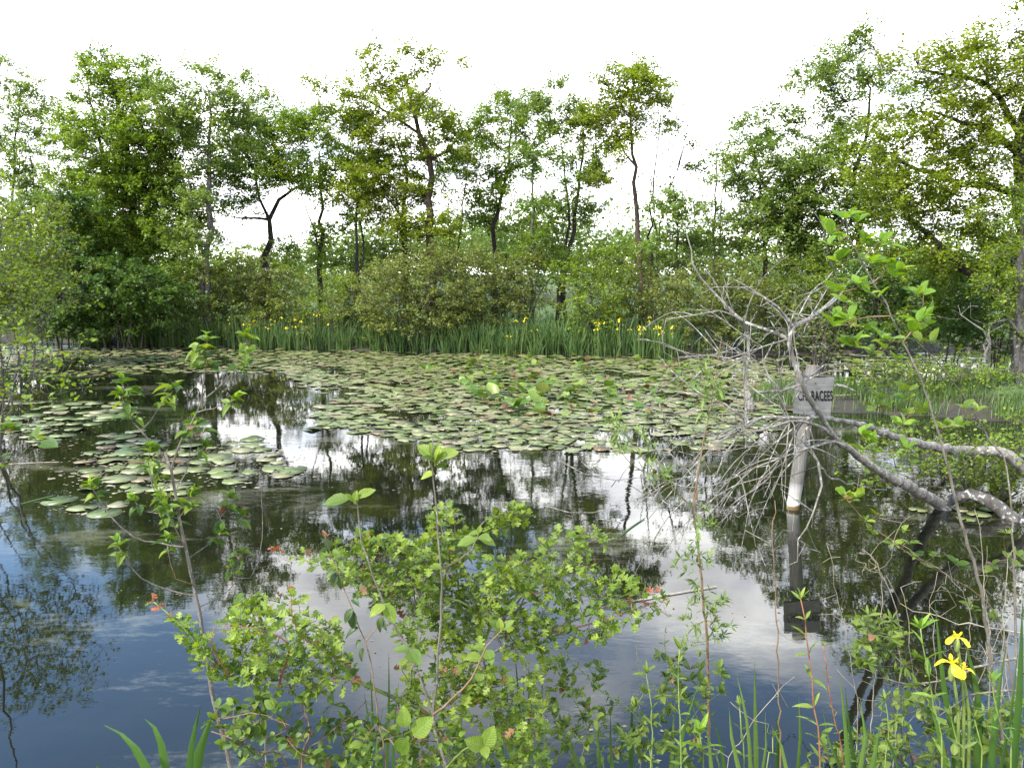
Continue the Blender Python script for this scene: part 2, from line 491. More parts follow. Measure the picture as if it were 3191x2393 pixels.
def sprays(tips, axes, n_tw, n_lf, lr, size, rng, ctint, off=.05, droop=.12, up=.15, wide=.62, twr=.0035):
    """leafy twiglets: n_tw from every tip, n_lf leaves along each; returns leaf mesh arrays and twig mesh arrays"""
    Tn = len(tips)
    A = np.repeat(np.asarray(axes, float), n_tw, axis=0); P = np.repeat(np.asarray(tips, float), n_tw, axis=0)
    m_ = len(P)
    D = A * .55 + rng.normal(0, wide, (m_, 3)) * [1, 1, .6]; D[:, 2] += up
    D /= np.linalg.norm(D, axis=1)[:, None]
    L = rng.uniform(lr[0], lr[1], m_)
    t = (rng.uniform(.08, 1, (m_, n_lf)) ** .8)
    pos = P[:, None, :] + D[:, None, :] * (L[:, None] * t)[..., None]
    pos[..., 2] -= droop * L[:, None] * t * t
    dirs = np.repeat(D, n_lf, axis=0)
    pos = pos.reshape(-1, 3) + rng.normal(0, off, (m_ * n_lf, 3))
    n = len(pos)
    nrm = rng.normal(0, .75, (n, 3)); nrm[:, 2] = np.abs(nrm[:, 2]) + .75
    nrm /= np.linalg.norm(nrm, axis=1)[:, None]
    d = dirs * .7 + rng.normal(0, .6, (n, 3)); d[:, 2] -= .2
    d -= nrm * np.sum(d * nrm, axis=1)[:, None]; d /= np.linalg.norm(d, axis=1)[:, None] + 1e-9
    s_ = np.cross(nrm, d)
    Ls = size * rng.uniform(.55, 1.3, n)[:, None]; W = Ls * rng.uniform(.26, .38, n)[:, None]
    mid = pos + d * Ls * .5 + nrm * Ls * .07
    V = np.stack([pos, mid + s_ * W, pos + d * Ls - nrm * Ls * .1, mid - s_ * W], 1).reshape(-1, 3)
    i = np.arange(n) * 4
    F = np.stack([np.stack([i, i + 1, i + 2], 1), np.stack([i, i + 2, i + 3], 1)], 1).reshape(-1, 3)
    tt = rng.uniform(0, 1, n) * .6 + np.repeat(np.asarray(ctint), n_tw * n_lf) * .4
    # thin three-sided twiglets
    e = P + D * (L * .95)[:, None]; e[:, 2] -= droop * L * .9
    mm = (P + e) * .5; mm[:, 2] += droop * L * .22
    x_ = np.cross(D, [0, 0, 1.0]) + 1e-4; x_ /= np.linalg.norm(x_, axis=1)[:, None]; y_ = np.cross(D, x_)
    rows = []
    for q, r in ((P, twr), (mm, twr * .75), (e, twr * .4)):
        for k in range(3): rows.append(q + (x_ * math.cos(2.094 * k) + y_ * math.sin(2.094 * k)) * r)
    TV = np.stack(rows, 1).reshape(-1, 3); b = np.arange(m_) * 9
    TF = np.concatenate([np.stack([b + 3 * k + j, b + 3 * k + (j + 1) % 3, b + 3 * k + 3 + (j + 1) % 3, b + 3 * k + 3 + j], 1) for k in (0, 1) for j in range(3)])
    return (V, F, np.repeat(tt, 2)), (TV, TF)

# ---------------------------------------------------------------- the setting: ground, water
SHORE_PX = [(0, 1062), (300, 1070), (700, 1080), (1000, 1087), (1300, 1097), (1700, 1104), (2100, 1114), (2400, 1108), (2800, 1096), (3191, 1088)]
shore = [on_water(*p).to_2d() for p in SHORE_PX]
pond = [Vector((-4.5, 2.75)), Vector((-8.5, 9)), Vector((-11.5, 14)), Vector((-16.0, 21.0))] + shore + \
       [Vector((16.2, 19.5)), Vector((13.0, 16.0)), Vector((10.2, 14.7)), Vector((7.6, 14.9)), Vector((5.2, 15.3)), Vector((4.3, 14.2)), Vector((5.0, 12.9)), Vector((7.2, 12.2)),
        Vector((8.6, 11.3)), Vector((6.6, 8.0)), Vector((5.6, 6.2)), Vector((3.6, 2.9)), Vector((1.6, 2.55)), Vector((0.2, 2.75)), Vector((-1.5, 2.6))]
PA = np.array([tuple(p) for p in pond]); PB = np.roll(PA, -1, axis=0)
def pond_sd(x, y):
    """distance to the water's edge, negative over the water"""
    P = np.stack([x, y], -1)[:, None, :]
    ab = PB - PA
    t = np.clip(np.sum((P - PA) * ab, -1) / np.sum(ab * ab, -1), 0, 1)
    d = np.min(np.linalg.norm(P - (PA + t[..., None] * ab), axis=-1), axis=1)
    c = ((PA[:, 1] > y[:, None]) != (PB[:, 1] > y[:, None]))
    xi = PA[:, 0] + (y[:, None] - PA[:, 1]) / (PB[:, 1] - PA[:, 1] + 1e-12) * (PB[:, 0] - PA[:, 0])
    ins = np.sum(c & (x[:, None] < xi), axis=1) % 2 == 1
    return np.where(ins, -d, d)
def ground_z(x, y):
    d = pond_sd(x, y)
    w = np.sin(x * 1.7 + y * .9) * .035 + np.sin(x * .63 - y * 1.3) * .05 + np.sin(x * 4.1 + 1.3 * y) * .015
    up = np.clip(d / 1.6, 0, 1); up = up * up * (3 - 2 * up)
    rough = (np.sin(x * 9.1 + np.sin(y * 6.3) * 1.7) * np.sin(y * 8.3 + x * 2.2) + .6 * np.sin(x * 17 + y * 3) * np.sin(y * 15 - x * 4)) * .045
    w = w + rough
    h = np.where(d > 0, .03 + .34 * up + w * np.clip(d, 0, 1) + np.clip(d - 8, 0, 400) * .012, -.7 * np.clip(-d / 2.5, 0, 1) ** .7 + .03)
    return h
def axis(lo, a, b, hi, step):
    return np.concatenate([np.linspace(lo, a, 14, endpoint=False), np.arange(a, b, step), np.linspace(b, hi, 14)])
gx, gy = axis(-900, -36, 36, 900, .3), axis(-300, -2, 40, 1500, .25)
GX, GY = np.meshgrid(gx, gy)
gz = ground_z(GX.ravel(), GY.ravel())
V = np.stack([GX.ravel(), GY.ravel(), gz], 1)
nx, ny = len(gx), len(gy)
ii = (np.arange(ny - 1)[:, None] * nx + np.arange(nx - 1)[None, :]).ravel()
F = np.stack([ii, ii + 1, ii + nx + 1, ii + nx], 1)
m, n, out = mat('meadow_and_mud')
g = node(n, 'ShaderNodeNewGeometry')
sp = node(n, 'ShaderNodeSeparateXYZ'); n.links.new(g.outputs['Position'], sp.inputs[0])
ns = node(n, 'ShaderNodeTexNoise', Scale=1.8, Detail=9.0, Roughness=.7); n.links.new(g.outputs['Position'], ns.inputs['Vector'])
grassc = rampn(n, ns.outputs['Fac'], [(.35, (.03, .05, .012)), (.55, (.055, .085, .02)), (.72, (.085, .1, .034))])
mudc = rampn(n, ns.outputs['Fac'], [(.3, (.014, .011, .007)), (.55, (.034, .026, .016)), (.75, (.065, .05, .031))])
ad = node(n, 'ShaderNodeMath', operation='MULTIPLY_ADD'); n.links.new(ns.outputs['Fac'], ad.inputs[0]); ad.inputs[1].default_value = .16; n.links.new(sp.outputs[2], ad.inputs[2])
mk = rampn(n, ad.outputs[0], [(.30, (0, 0, 0)), (.40, (1, 1, 1))])
mx = node(n, 'ShaderNodeMix', data_type='RGBA'); n.links.new(mk, mx.inputs['Factor']); n.links.new(mudc, mx.inputs['A']); n.links.new(grassc, mx.inputs['B'])
p = node(n, 'ShaderNodeBsdfPrincipled', Roughness=.9); n.links.new(mx.outputs['Result'], p.inputs['Base Color'])
b = node(n, 'ShaderNodeBump', Strength=.7, Distance=.06); n.links.new(ns.outputs['Fac'], b.inputs['Height']); n.links.new(b.outputs[0], p.inputs['Normal'])
n.links.new(p.outputs[0], out.inputs['Surface'])
ground = mesh_obj('ground', np_mesh('ground', V, F, smooth=True), m)
tag(ground, kind='structure')

m, n, out = mat('pond_water')
g = node(n, 'ShaderNodeNewGeometry')
n1 = node(n, 'ShaderNodeTexNoise', Scale=1.1, Detail=7.0, Roughness=.65); n.links.new(g.outputs['Position'], n1.inputs['Vector'])
body = rampn(n, n1.outputs['Fac'], [(.35, (.004, .005, .003)), (.6, (.008, .0085, .004)), (.75, (.015, .0145, .006))])
# thin film of scum and seeds lying in streaks on the surface
mp1 = node(n, 'ShaderNodeMapping'); mp1.inputs['Scale'].default_value = (.32, .85, 1); n.links.new(g.outputs['Position'], mp1.inputs[0])
n2 = node(n, 'ShaderNodeTexNoise', Scale=1.5, Detail=3.0, Distortion=.6); n.links.new(mp1.outputs[0], n2.inputs['Vector'])
n3 = node(n, 'ShaderNodeTexNoise', Scale=16.0, Detail=6.0, Roughness=.75); n.links.new(mp1.outputs[0], n3.inputs['Vector'])
sm = node(n, 'ShaderNodeMath', operation='MULTIPLY_ADD'); n.links.new(n3.outputs['Fac'], sm.inputs[0]); sm.inputs[1].default_value = .55; n.links.new(n2.outputs['Fac'], sm.inputs[2])
film = rampn(n, sm.outputs[0], [(.86, (0, 0, 0)), (.98, (1, 1, 1))])
mx = node(n, 'ShaderNodeMix', data_type='RGBA'); mf = node(n, 'ShaderNodeMath', operation='MULTIPLY'); n.links.new(film, mf.inputs[0]); mf.inputs[1].default_value = .26
n.links.new(mf.outputs[0], mx.inputs['Factor']); n.links.new(body, mx.inputs['A']); mx.inputs['B'].default_value = (.22, .21, .14, 1)
p = node(n, 'ShaderNodeBsdfPrincipled', IOR=1.42)
p.inputs['Specular IOR Level'].default_value = .5
n.links.new(mx.outputs['Result'], p.inputs['Base Color'])
rr = node(n, 'ShaderNodeMath', operation='MULTIPLY_ADD'); n.links.new(mf.outputs[0], rr.inputs[0]); rr.inputs[1].default_value = .12; rr.inputs[2].default_value = .015
n.links.new(rr.outputs[0], p.inputs['Roughness'])
mp2 = node(n, 'ShaderNodeMapping'); mp2.inputs['Scale'].default_value = (1.0, 1.6, 1); n.links.new(g.outputs['Position'], mp2.inputs[0])
n4 = node(n, 'ShaderNodeTexNoise', Scale=3.2, Detail=4.0, Roughness=.55); n.links.new(mp2.outputs[0], n4.inputs['Vector'])
n5 = node(n, 'ShaderNodeTexNoise', Scale=.35, Detail=2.0); n.links.new(g.outputs['Position'], n5.inputs['Vector'])
amp = node(n, 'ShaderNodeMapRange'); n.links.new(n5.outputs['Fac'], amp.inputs['Value'])
for k_, v_ in (('From Min', .4), ('From Max', .65), ('To Min', .015), ('To Max', .09)): amp.inputs[k_].default_value = v_
b = node(n, 'ShaderNodeBump', Distance=.02); n.links.new(amp.outputs[0], b.inputs['Strength']); n.links.new(n4.outputs['Fac'], b.inputs['Height'])
n.links.new(b.outputs[0], p.inputs['Normal'])
n.links.new(p.outputs[0], out.inputs['Surface'])
wp = [(-40, -2), (40, -2), (40, 60), (-40, 60)]
water = mesh_obj('water', np_mesh('water', [(x, y, 0) for x, y in wp], [(0, 1, 2, 3)]), m)
tag(water, kind='structure')

# ---------------------------------------------------------------- trees
def S(x, y): return (x * K, y * K)
def gz1(x, y): return float(ground_z(np.array([x]), np.array([y]))[0])
def lobe_points(lobes, Y, dens, rng, depth=.85, thin=1.0):
    """cluster centres spread through ellipsoids given in half-size photo pixels at distance Y"""
    pts = []
    for lb in lobes:
        cx, cy, rx, ry = lb[:4]
        dy = lb[4] if len(lb) > 4 else 0.0
        yy = Y + dy
        c = at(cx * K, cy * K, yy)
        RX, RZ = rx * K * yy / FPX, ry * K * yy / FPX
        RY = depth * max(min(RX, RZ * 1.5), .5)
        n_ = max(5, int(dens * thin * 23.0 * (4.19 * RX * RY * RZ) ** .8))
        m_ = max(3, n_ // 5)                       # clumps, then sprays in each clump
        u = rng.normal(0, 1, (m_, 3)); u /= np.linalg.norm(u, axis=1)[:, None]
        rad = rng.uniform(.1, 1.0, m_) ** .45 * (1 + rng.normal(0, .13, m_))
        sub = u * rad[:, None] * np.array([RX, RY, RZ])
        cs = min(.55, .34 * (RX * RY * RZ) ** (1 / 3) + .12)
        k_ = rng.integers(0, m_, n_)
        q = sub[k_] + rng.normal(0, 1, (n_, 3)) * np.array([cs, cs, cs * .5]) + sub[k_] * rng.uniform(0, .12, n_)[:, None] + np.array(c)
        pts.append(q)
    return np.concatenate(pts)
def min_dist(pts, d, rng):
    keep = []
    for p in pts[rng.permutation(len(pts))]:
        if not keep or np.min(np.linalg.norm(np.array(keep) - p, axis=1)) > d: keep.append(p)
    return np.array(keep)

def tree(name, label, cat, Y, trunks, lobes, leaf, bark, seed, r0=.12, dens=1.0, n_tw=8, n_lf=20, lr=(.3, .72), size=.1,
         group='trees on the far bank', thr=9, depth=.85, seg=.45, tip_r=.009, expo=.42, gap=.27, jit=.12, bare=0.0, arch=.06):
    rng = np.random.default_rng(seed)
    b0 = at(*S(*trunks[0][0]), Y)
    bx, by = b0.x, Y
    zg = gz1(bx, by)
    base = Vector((bx, by, zg - .05))
    root = thing(name, base, label, cat, group)
    N0, P0, R0 = [], [], []
    for k, tr in enumerate(trunks):
        pts = [Vector(at(q[0] * K, q[1] * K, Y + (q[2] if len(q) > 2 else 0))) for q in tr]
        start_par = -1
        if tr[0][1] > 480 or k == 0:                      # from the ground
            g0 = Vector((pts[0].x + rng.uniform(-.06, .06), pts[0].y, zg - .05))
            if pts[0].z - g0.z > .25: pts = [g0] + pts
            else: pts[0].z = g0.z
            ra = r0 if k == 0 else r0 * .72
        else:                                             # a limb traced from the photo
            d = np.linalg.norm(np.array(N0) - np.array(pts[0]), axis=1)
            start_par = int(np.argmin(d)); ra = max(R0[start_par] * .7, .03)
            pts[0] = Vector(N0[start_par])
        if k > 0 and start_par < 0: pts[0] = pts[0] + Vector((0, rng.uniform(-.3, .3), 0))
        line = smooth_line(pts, seg)
        tot = len(line)
        first = len(N0)
        for i, q in enumerate(line):
            s = i / (tot - 1)
            w = math.sin(math.pi * s) * .05
            N0.append(np.array(q) + rng.normal(0, 1, 3) * w * (1 if i else 0))
            P0.append(start_par if i == 0 else len(N0) - 2)
            fl = 1.35 if (i == 0 and start_par < 0) else 1.0
            R0.append(ra * fl * (1 - .78 * s ** 1.1))
        tb = Tubes()
        tb.add(N0[first:], R0[first:], 9)
        tb.build('trunk' if (start_par < 0) else 'limb', M[bark], root, base)
    T = min_dist(lobe_points(lobes, Y, dens, rng, depth), gap, rng)
    T = T[T[:, 2] > zg + .5]
    N, par, tips = grow(N0, P0, T, seg, rng, up=.5, arch=arch, jit=jit)
    n0 = len(N0)
    kids, cnt, r = wood(N, par, n0, tip_r, expo, rmax=r0 * .6)
    tw = Tubes(); nl = 0
    roots = sorted([i for i in range(n0, len(N)) if par[i] < n0], key=lambda i: -cnt[i])
    for i in roots:
        if cnt[i] >= thr and nl < 10:
            tb = Tubes(); nl += 1
            sub_tubes(tb, N, kids, cnt, r, i, N[par[i]], R0[par[i]] * .8, 6, n0)
            tb.build('limb', M[bark], root, base)
        else:
            sub_tubes(tw, N, kids, cnt, r, i, N[par[i]], R0[par[i]] * .8, 5, n0)
    tag(tw.build('twigs', M[bark], root, base), kind='stuff')
    L = T if bare <= 0 else T[rng.uniform(0, 1, len(T)) > bare]
    keep_ = np.ones(len(T), bool) if bare <= 0 else rng.uniform(0, 1, len(T)) > bare
    tp = tips[keep_]; ax = N[tp] - N[[par[par[t]] if par[par[t]] >= 0 else par[t] for t in tp]]
    ax /= np.linalg.norm(ax, axis=1)[:, None] + 1e-6
    (Vv, Ff, tt), (TV, TF) = sprays(N[tp], ax, n_tw, n_lf, lr, size, rng, rng.uniform(0, 1, len(tp)))
    Vv = Vv - np.array(base)
    tag(mesh_obj('twiglets', np_mesh('twiglets', TV - np.array(base), TF, smooth=True), M[bark], root), kind='stuff')
    mesh_obj('crown', np_mesh('crown', Vv, Ff, tt), M[leaf], root)
    return root

OAK = dict(size=.1, lr=(.32, .75))
tree('slender_tree', 'slender airy tree with twin stems at the left edge of the far bank', 'tree', 33,
     [[(35, 560), (28, 400), (40, 250), (45, 190)], [(62, 560), (75, 420), (60, 300)]],
     [(30, 215, 58, 55), (48, 300, 50, 55), (65, 395, 45, 45), (15, 360, 40, 70), (75, 265, 25, 18)], 'ash', 'bark', 11, r0=.09, dens=.55)
tree('oak_tree', 'broad dense pyramid-shaped oak, the fullest tree of the left bank', 'tree', 27.5,
     [[(295, 690), (292, 560), (285, 400), (262, 250), (240, 185)], [(285, 420), (230, 340), (195, 220), (188, 165)]],
     [(265, 205, 62, 58), (188, 180, 20, 42), (245, 325, 92, 80), (165, 275, 26, 34), (180, 390, 40, 40), (280, 425, 110, 75), (355, 330, 60, 75), (240, 520, 115, 62),
      (370, 455, 52, 55), (300, 595, 95, 55), (325, 175, 24, 24), (245, 150, 16, 20), (200, 600, 70, 50)], 'oak', 'bark', 12, r0=.2, dens=1.15, n_tw=9, n_lf=21, **OAK)
tree('alder_tree', 'tall tree with a straight bare grey trunk beside the dense oak', 'tree', 26,
     [[(447, 672), (447, 560), (452, 400), (455, 240), (450, 195)], [(440, 660), (436, 560), (415, 440), (405, 380)]],
     [(450, 205, 70, 38), (500, 255, 42, 52), (410, 265, 50, 42), (455, 320, 40, 42), (425, 420, 45, 50), (410, 520, 45, 42), (420, 590, 36, 28), (500, 190, 22, 22), (520, 300, 24, 30)], 'ash', 'barkgrey', 13, r0=.13, dens=1.0)
tree('crooked_tree', 'dark crooked-trunked oak forking low in the gap left of centre', 'tree', 30,
     [[(572, 592), (570, 556), (586, 520), (582, 475), (602, 430), (640, 405)], [(583, 478), (562, 430), (550, 385), (556, 320)], [(582, 480), (520, 470), (480, 465)]],
     [(560, 305, 72, 48), (545, 262, 45, 26), (605, 370, 60, 45), (505, 390, 45, 42), (640, 320, 34, 44), (515, 455, 40, 24), (590, 280, 34, 30), (470, 330, 30, 34), (545, 370, 55, 30)], 'alder', 'bark', 14, r0=.22, dens=.85)
tree('forked_tree', 'thin tree with a low fork, right of the crooked oak', 'tree', 29,
     [[(692, 630), (690, 560), (695, 450), (690, 330)], [(688, 540), (668, 470), (650, 420)]],
     [(690, 290, 58, 40), (650, 345, 44, 44), (728, 330, 38, 44), (690, 410, 50, 34), (645, 545, 34, 22), (705, 500, 38, 26), (640, 275, 26, 22), (740, 560, 30, 22)], 'oak', 'bark', 15, r0=.11, dens=.8)
tree('pole_tree', 'pair of thin dark pole-like stems left of the tall spreading oak', 'tree', 28,
     [[(768, 642), (770, 420), (765, 335)], [(777, 642), (782, 430), (790, 370)]],
     [(765, 325, 36, 50), (795, 400, 36, 36), (735, 410, 34, 28), (780, 280, 24, 24), (800, 480, 26, 26)], 'oak', 'bark', 16, r0=.075, dens=.8)
tree('spreading_oak', 'tall brown-trunked oak with a long limb reaching left, mid bank', 'tree', 27,
     [[(932, 690), (930, 545), (931, 430), (928, 345), (905, 290), (893, 230), (872, 165)], [(905, 292), (850, 250), (785, 215), (722, 196)], [(928, 350), (960, 330), (985, 322)], [(896, 235), (925, 190), (940, 140)]],
     [(870, 240, 95, 30), (780, 218, 55, 22), (835, 170, 50, 26), (925, 155, 30, 30), (945, 275, 45, 36), (845, 310, 90, 28), (805, 420, 52, 40), (900, 420, 40, 40), (880, 500, 62, 32),
      (712, 190, 26, 16), (812, 122, 14, 10), (948, 126, 20, 10), (760, 260, 30, 18), (975, 330, 40, 24), (860, 195, 50, 20), (950, 480, 28, 34), (890, 120, 12, 10)], 'yoak', 'barkbrown', 17, r0=.19, dens=1.15, **OAK)
tree('oak_tree', 'black-trunked oak close against the tall spreading one', 'tree', 28.5,
     [[(875, 548), (873, 430), (878, 370), (855, 300)], [(874, 470), (850, 440), (822, 420)]],
     [(820, 355, 52, 38), (862, 395, 44, 44), (830, 462, 52, 24), (780, 380, 34, 30)], 'alder', 'bark', 18, r0=.15, dens=.85)
tree('thin_tree', 'thin leaning sapling just right of the brown oak trunk', 'tree', 30,
     [[(988, 545), (1000, 470), (1012, 330)], [(970, 545), (969, 420)]],
     [(1010, 325, 34, 40), (985, 390, 28, 40), (1015, 460, 34, 30), (962, 500, 26, 34), (1000, 280, 22, 22), (1030, 400, 30, 30)], 'oak', 'bark', 19, r0=.065, dens=.9)
tree('oak_tree', 'round-topped oak with tiered foliage right of mid bank', 'tree', 29,
     [[(1070, 525), (1078, 440), (1100, 350), (1105, 260)]],
     [(1105, 245, 55, 42), (1058, 295, 46, 36), (1142, 295, 46, 40), (1100, 362, 64, 30), (1070, 445, 48, 26), (1100, 500, 54, 30), (1130, 212, 24, 15), (1030, 330, 26, 20)], 'oak', 'bark', 20, r0=.12, dens=.85, **OAK)
tree('birch_tree', 'slim tree with a pale trunk standing among the bushes', 'tree', 26,
     [[(1150, 690), (1150, 560), (1152, 400), (1150, 330)]],
     [(1162, 340, 38, 46), (1172, 430, 36, 44), (1142, 515, 40, 32), (1192, 395, 30, 30)], 'alder', 'barkgrey', 21, r0=.085, dens=.8)
tree('leaning_tree', 'pair of dark trunks leaning right with a tall bluish-green crown', 'tree', 27,
     [[(1205, 690), (1212, 600), (1238, 500), (1256, 380), (1262, 290)], [(1221, 690), (1222, 560), (1226, 420), (1208, 290)]],
     [(1255, 280, 50, 55), (1212, 230, 42, 30), (1282, 365, 42, 50), (1240, 435, 42, 40), (1200, 520, 52, 34), (1210, 565, 34, 34), (1180, 270, 28, 26)], 'ash', 'bark', 22, r0=.11, dens=.95)
tree('tall_oak', 'tallest narrow oak right of centre with a clean lower trunk', 'tree', 26,
     [[(1387, 690), (1381, 540), (1373, 400), (1363, 300), (1362, 215)], [(1370, 370), (1335, 300), (1310, 285)]],
     [(1360, 185, 56, 36), (1330, 240, 52, 40), (1400, 235, 36, 50), (1340, 320, 42, 34), (1308, 290, 32, 40), (1420, 178, 20, 15), (1300, 385, 30, 32), (1370, 155, 24, 14)], 'yoak', 'barkbrown', 23, r0=.13, dens=1.0, **OAK)
tree('bare_tree', 'nearly bare thin multi-stemmed tree with a V-shaped top', 'tree', 27,
     [[(1410, 600), (1405, 480), (1420, 330), (1428, 250)], [(1402, 600), (1430, 480), (1460, 370), (1488, 275)], [(1420, 600), (1412, 450), (1402, 330)], [(1462, 368), (1478, 320), (1500, 300)]],
     [(1428, 262, 26, 34), (1470, 305, 28, 34), (1490, 275, 12, 16), (1440, 400, 24, 34), (1505, 300, 14, 14)], 'oak', 'bark', 24, r0=.06, dens=.75, bare=.45, n_tw=3, n_lf=9)
tree('thin_tree', 'sparse twin-stemmed tree left of the feathery ash', 'tree', 27,
     [[(1540, 588), (1545, 450), (1548, 330)], [(1555, 585), (1560, 420), (1572, 340)]],
     [(1540, 325, 30, 34), (1562, 385, 34, 40), (1520, 370, 26, 34), (1545, 450, 34, 34), (1580, 310, 18, 18)], 'alder', 'bark', 25, r0=.07, dens=.8, n_tw=5)
tree('feathery_ash', 'small feathery ash between the bare stems and bushes', 'tree', 24.5,
     [[(1465, 650), (1462, 540), (1466, 450)]],
     [(1462, 470, 52, 40), (1440, 540, 46, 34), (1500, 530, 36, 30)], 'ash', 'bark', 26, r0=.06, dens=.9)
tree('feathery_ash', 'bushy feathery ash with a rounded pale crown, right bank', 'tree', 25,
     [[(1650, 660), (1655, 500), (1640, 380), (1622, 300)], [(1656, 480), (1690, 400), (1710, 330)]],
     [(1640, 312, 44, 36), (1682, 395, 70, 50), (1620, 415, 44, 52), (1690, 325, 34, 34), (1650, 500, 80, 44), (1600, 545, 54, 36), (1720, 440, 40, 40), (1610, 275, 14, 14), (1740, 540, 60, 40), (1590, 330, 26, 30)], 'ash', 'bark', 27, r0=.1, dens=.85)
tree('tall_ash', 'tall open-crowned ash rising above the right bank', 'tree', 25,
     [[(1850, 660), (1856, 520), (1842, 400), (1870, 300), (1880, 190)], [(1843, 400), (1805, 335), (1775, 270)], [(1868, 310), (1905, 250), (1910, 200)]],
     [(1862, 108, 58, 28), (1800, 165, 58, 34), (1730, 232, 36, 25), (1762, 278, 50, 30), (1902, 178, 42, 42), (1782, 355, 70, 40), (1850, 430, 82, 46), (1730, 400, 52, 42), (1762, 480, 72, 50), (1905, 330, 40, 40), (1830, 210, 40, 26), (1710, 480, 40, 34), (1830, 300, 60, 40), (1900, 420, 60, 50), (1800, 540, 70, 40)],
     'ash', 'bark', 28, r0=.13, dens=1.0)
tree('yellow_oak', 'large yellow-green oak with heavy dark limbs filling the right edge', 'tree', 17.5,
     [[(2215, 760), (2205, 600), (2208, 420), (2200, 290), (2235, 180)], [(2206, 420), (2110, 398), (1985, 372), (1925, 330)], [(2203, 330), (2120, 275), (2010, 240)],
      [(2200, 300), (2130, 185), (2045, 160), (1985, 148)], [(2212, 690), (2120, 610), (2045, 552), (2010, 508), (1960, 470)]],
     [(2080, 145, 80, 38), (2170, 130, 52, 40), (2000, 172, 50, 26), (2150, 200, 82, 50), (2020, 262, 92, 44), (2150, 310, 82, 50), (1980, 352, 72, 34), (2100, 415, 100, 48), (1995, 440, 74, 28),
      (2165, 500, 62, 46), (2050, 505, 66, 24), (1925, 300, 34, 24), (2200, 400, 40, 60), (1950, 420, 40, 30), (2080, 330, 60, 34), (2120, 560, 60, 36), (1985, 480, 60, 34), (2060, 565, 60, 30), (1930, 450, 40, 30), (2190, 560, 40, 60), (1960, 540, 50, 26), (1900, 380, 34, 30), (2010, 400, 60, 30)],
     'yoak', 'bark', 29, r0=.3, dens=2.3, n_tw=8, n_lf=17, lr=(.25, .58), size=.08, gap=.25, seg=.35, tip_r=.008)
tree('young_ash', 'young ash with pale lichened trunk at the right edge of the spit', 'tree', 13.2,
     [[(2203, 885), (2200, 760), (2207, 640), (2212, 480), (2220, 420)], [(2202, 720), (2175, 690), (2140, 700)]],
     [(2200, 470, 26, 34), (2190, 625, 30, 40), (2200, 690, 30, 34), (2215, 560, 26, 40), (2195, 430, 18, 18)], 'fresh', 'barkgrey', 30, r0=.1, dens=7, n_tw=5, n_lf=10, lr=(.15, .35), size=.058, gap=.16, seg=.22, tip_r=.004, group='trees on the right spit')
tree('dead_sapling', 'short pale leafless sapling with broken twigs on the right spit', 'tree', 14,
     [[(2128, 830), (2132, 760), (2138, 705)], [(2136, 716), (2165, 703), (2190, 700)], [(2133, 735), (2100, 700), (2075, 680)]],
     [(2140, 700, 26, 16), (2090, 690, 24, 20), (2150, 740, 20, 20)], 'fresh', 'dead', 31, r0=.05, dens=4, n_tw=2, n_lf=3, lr=(.1, .2), size=.05, bare=.85, gap=.16, seg=.15, tip_r=.0035, group='trees on the right spit')

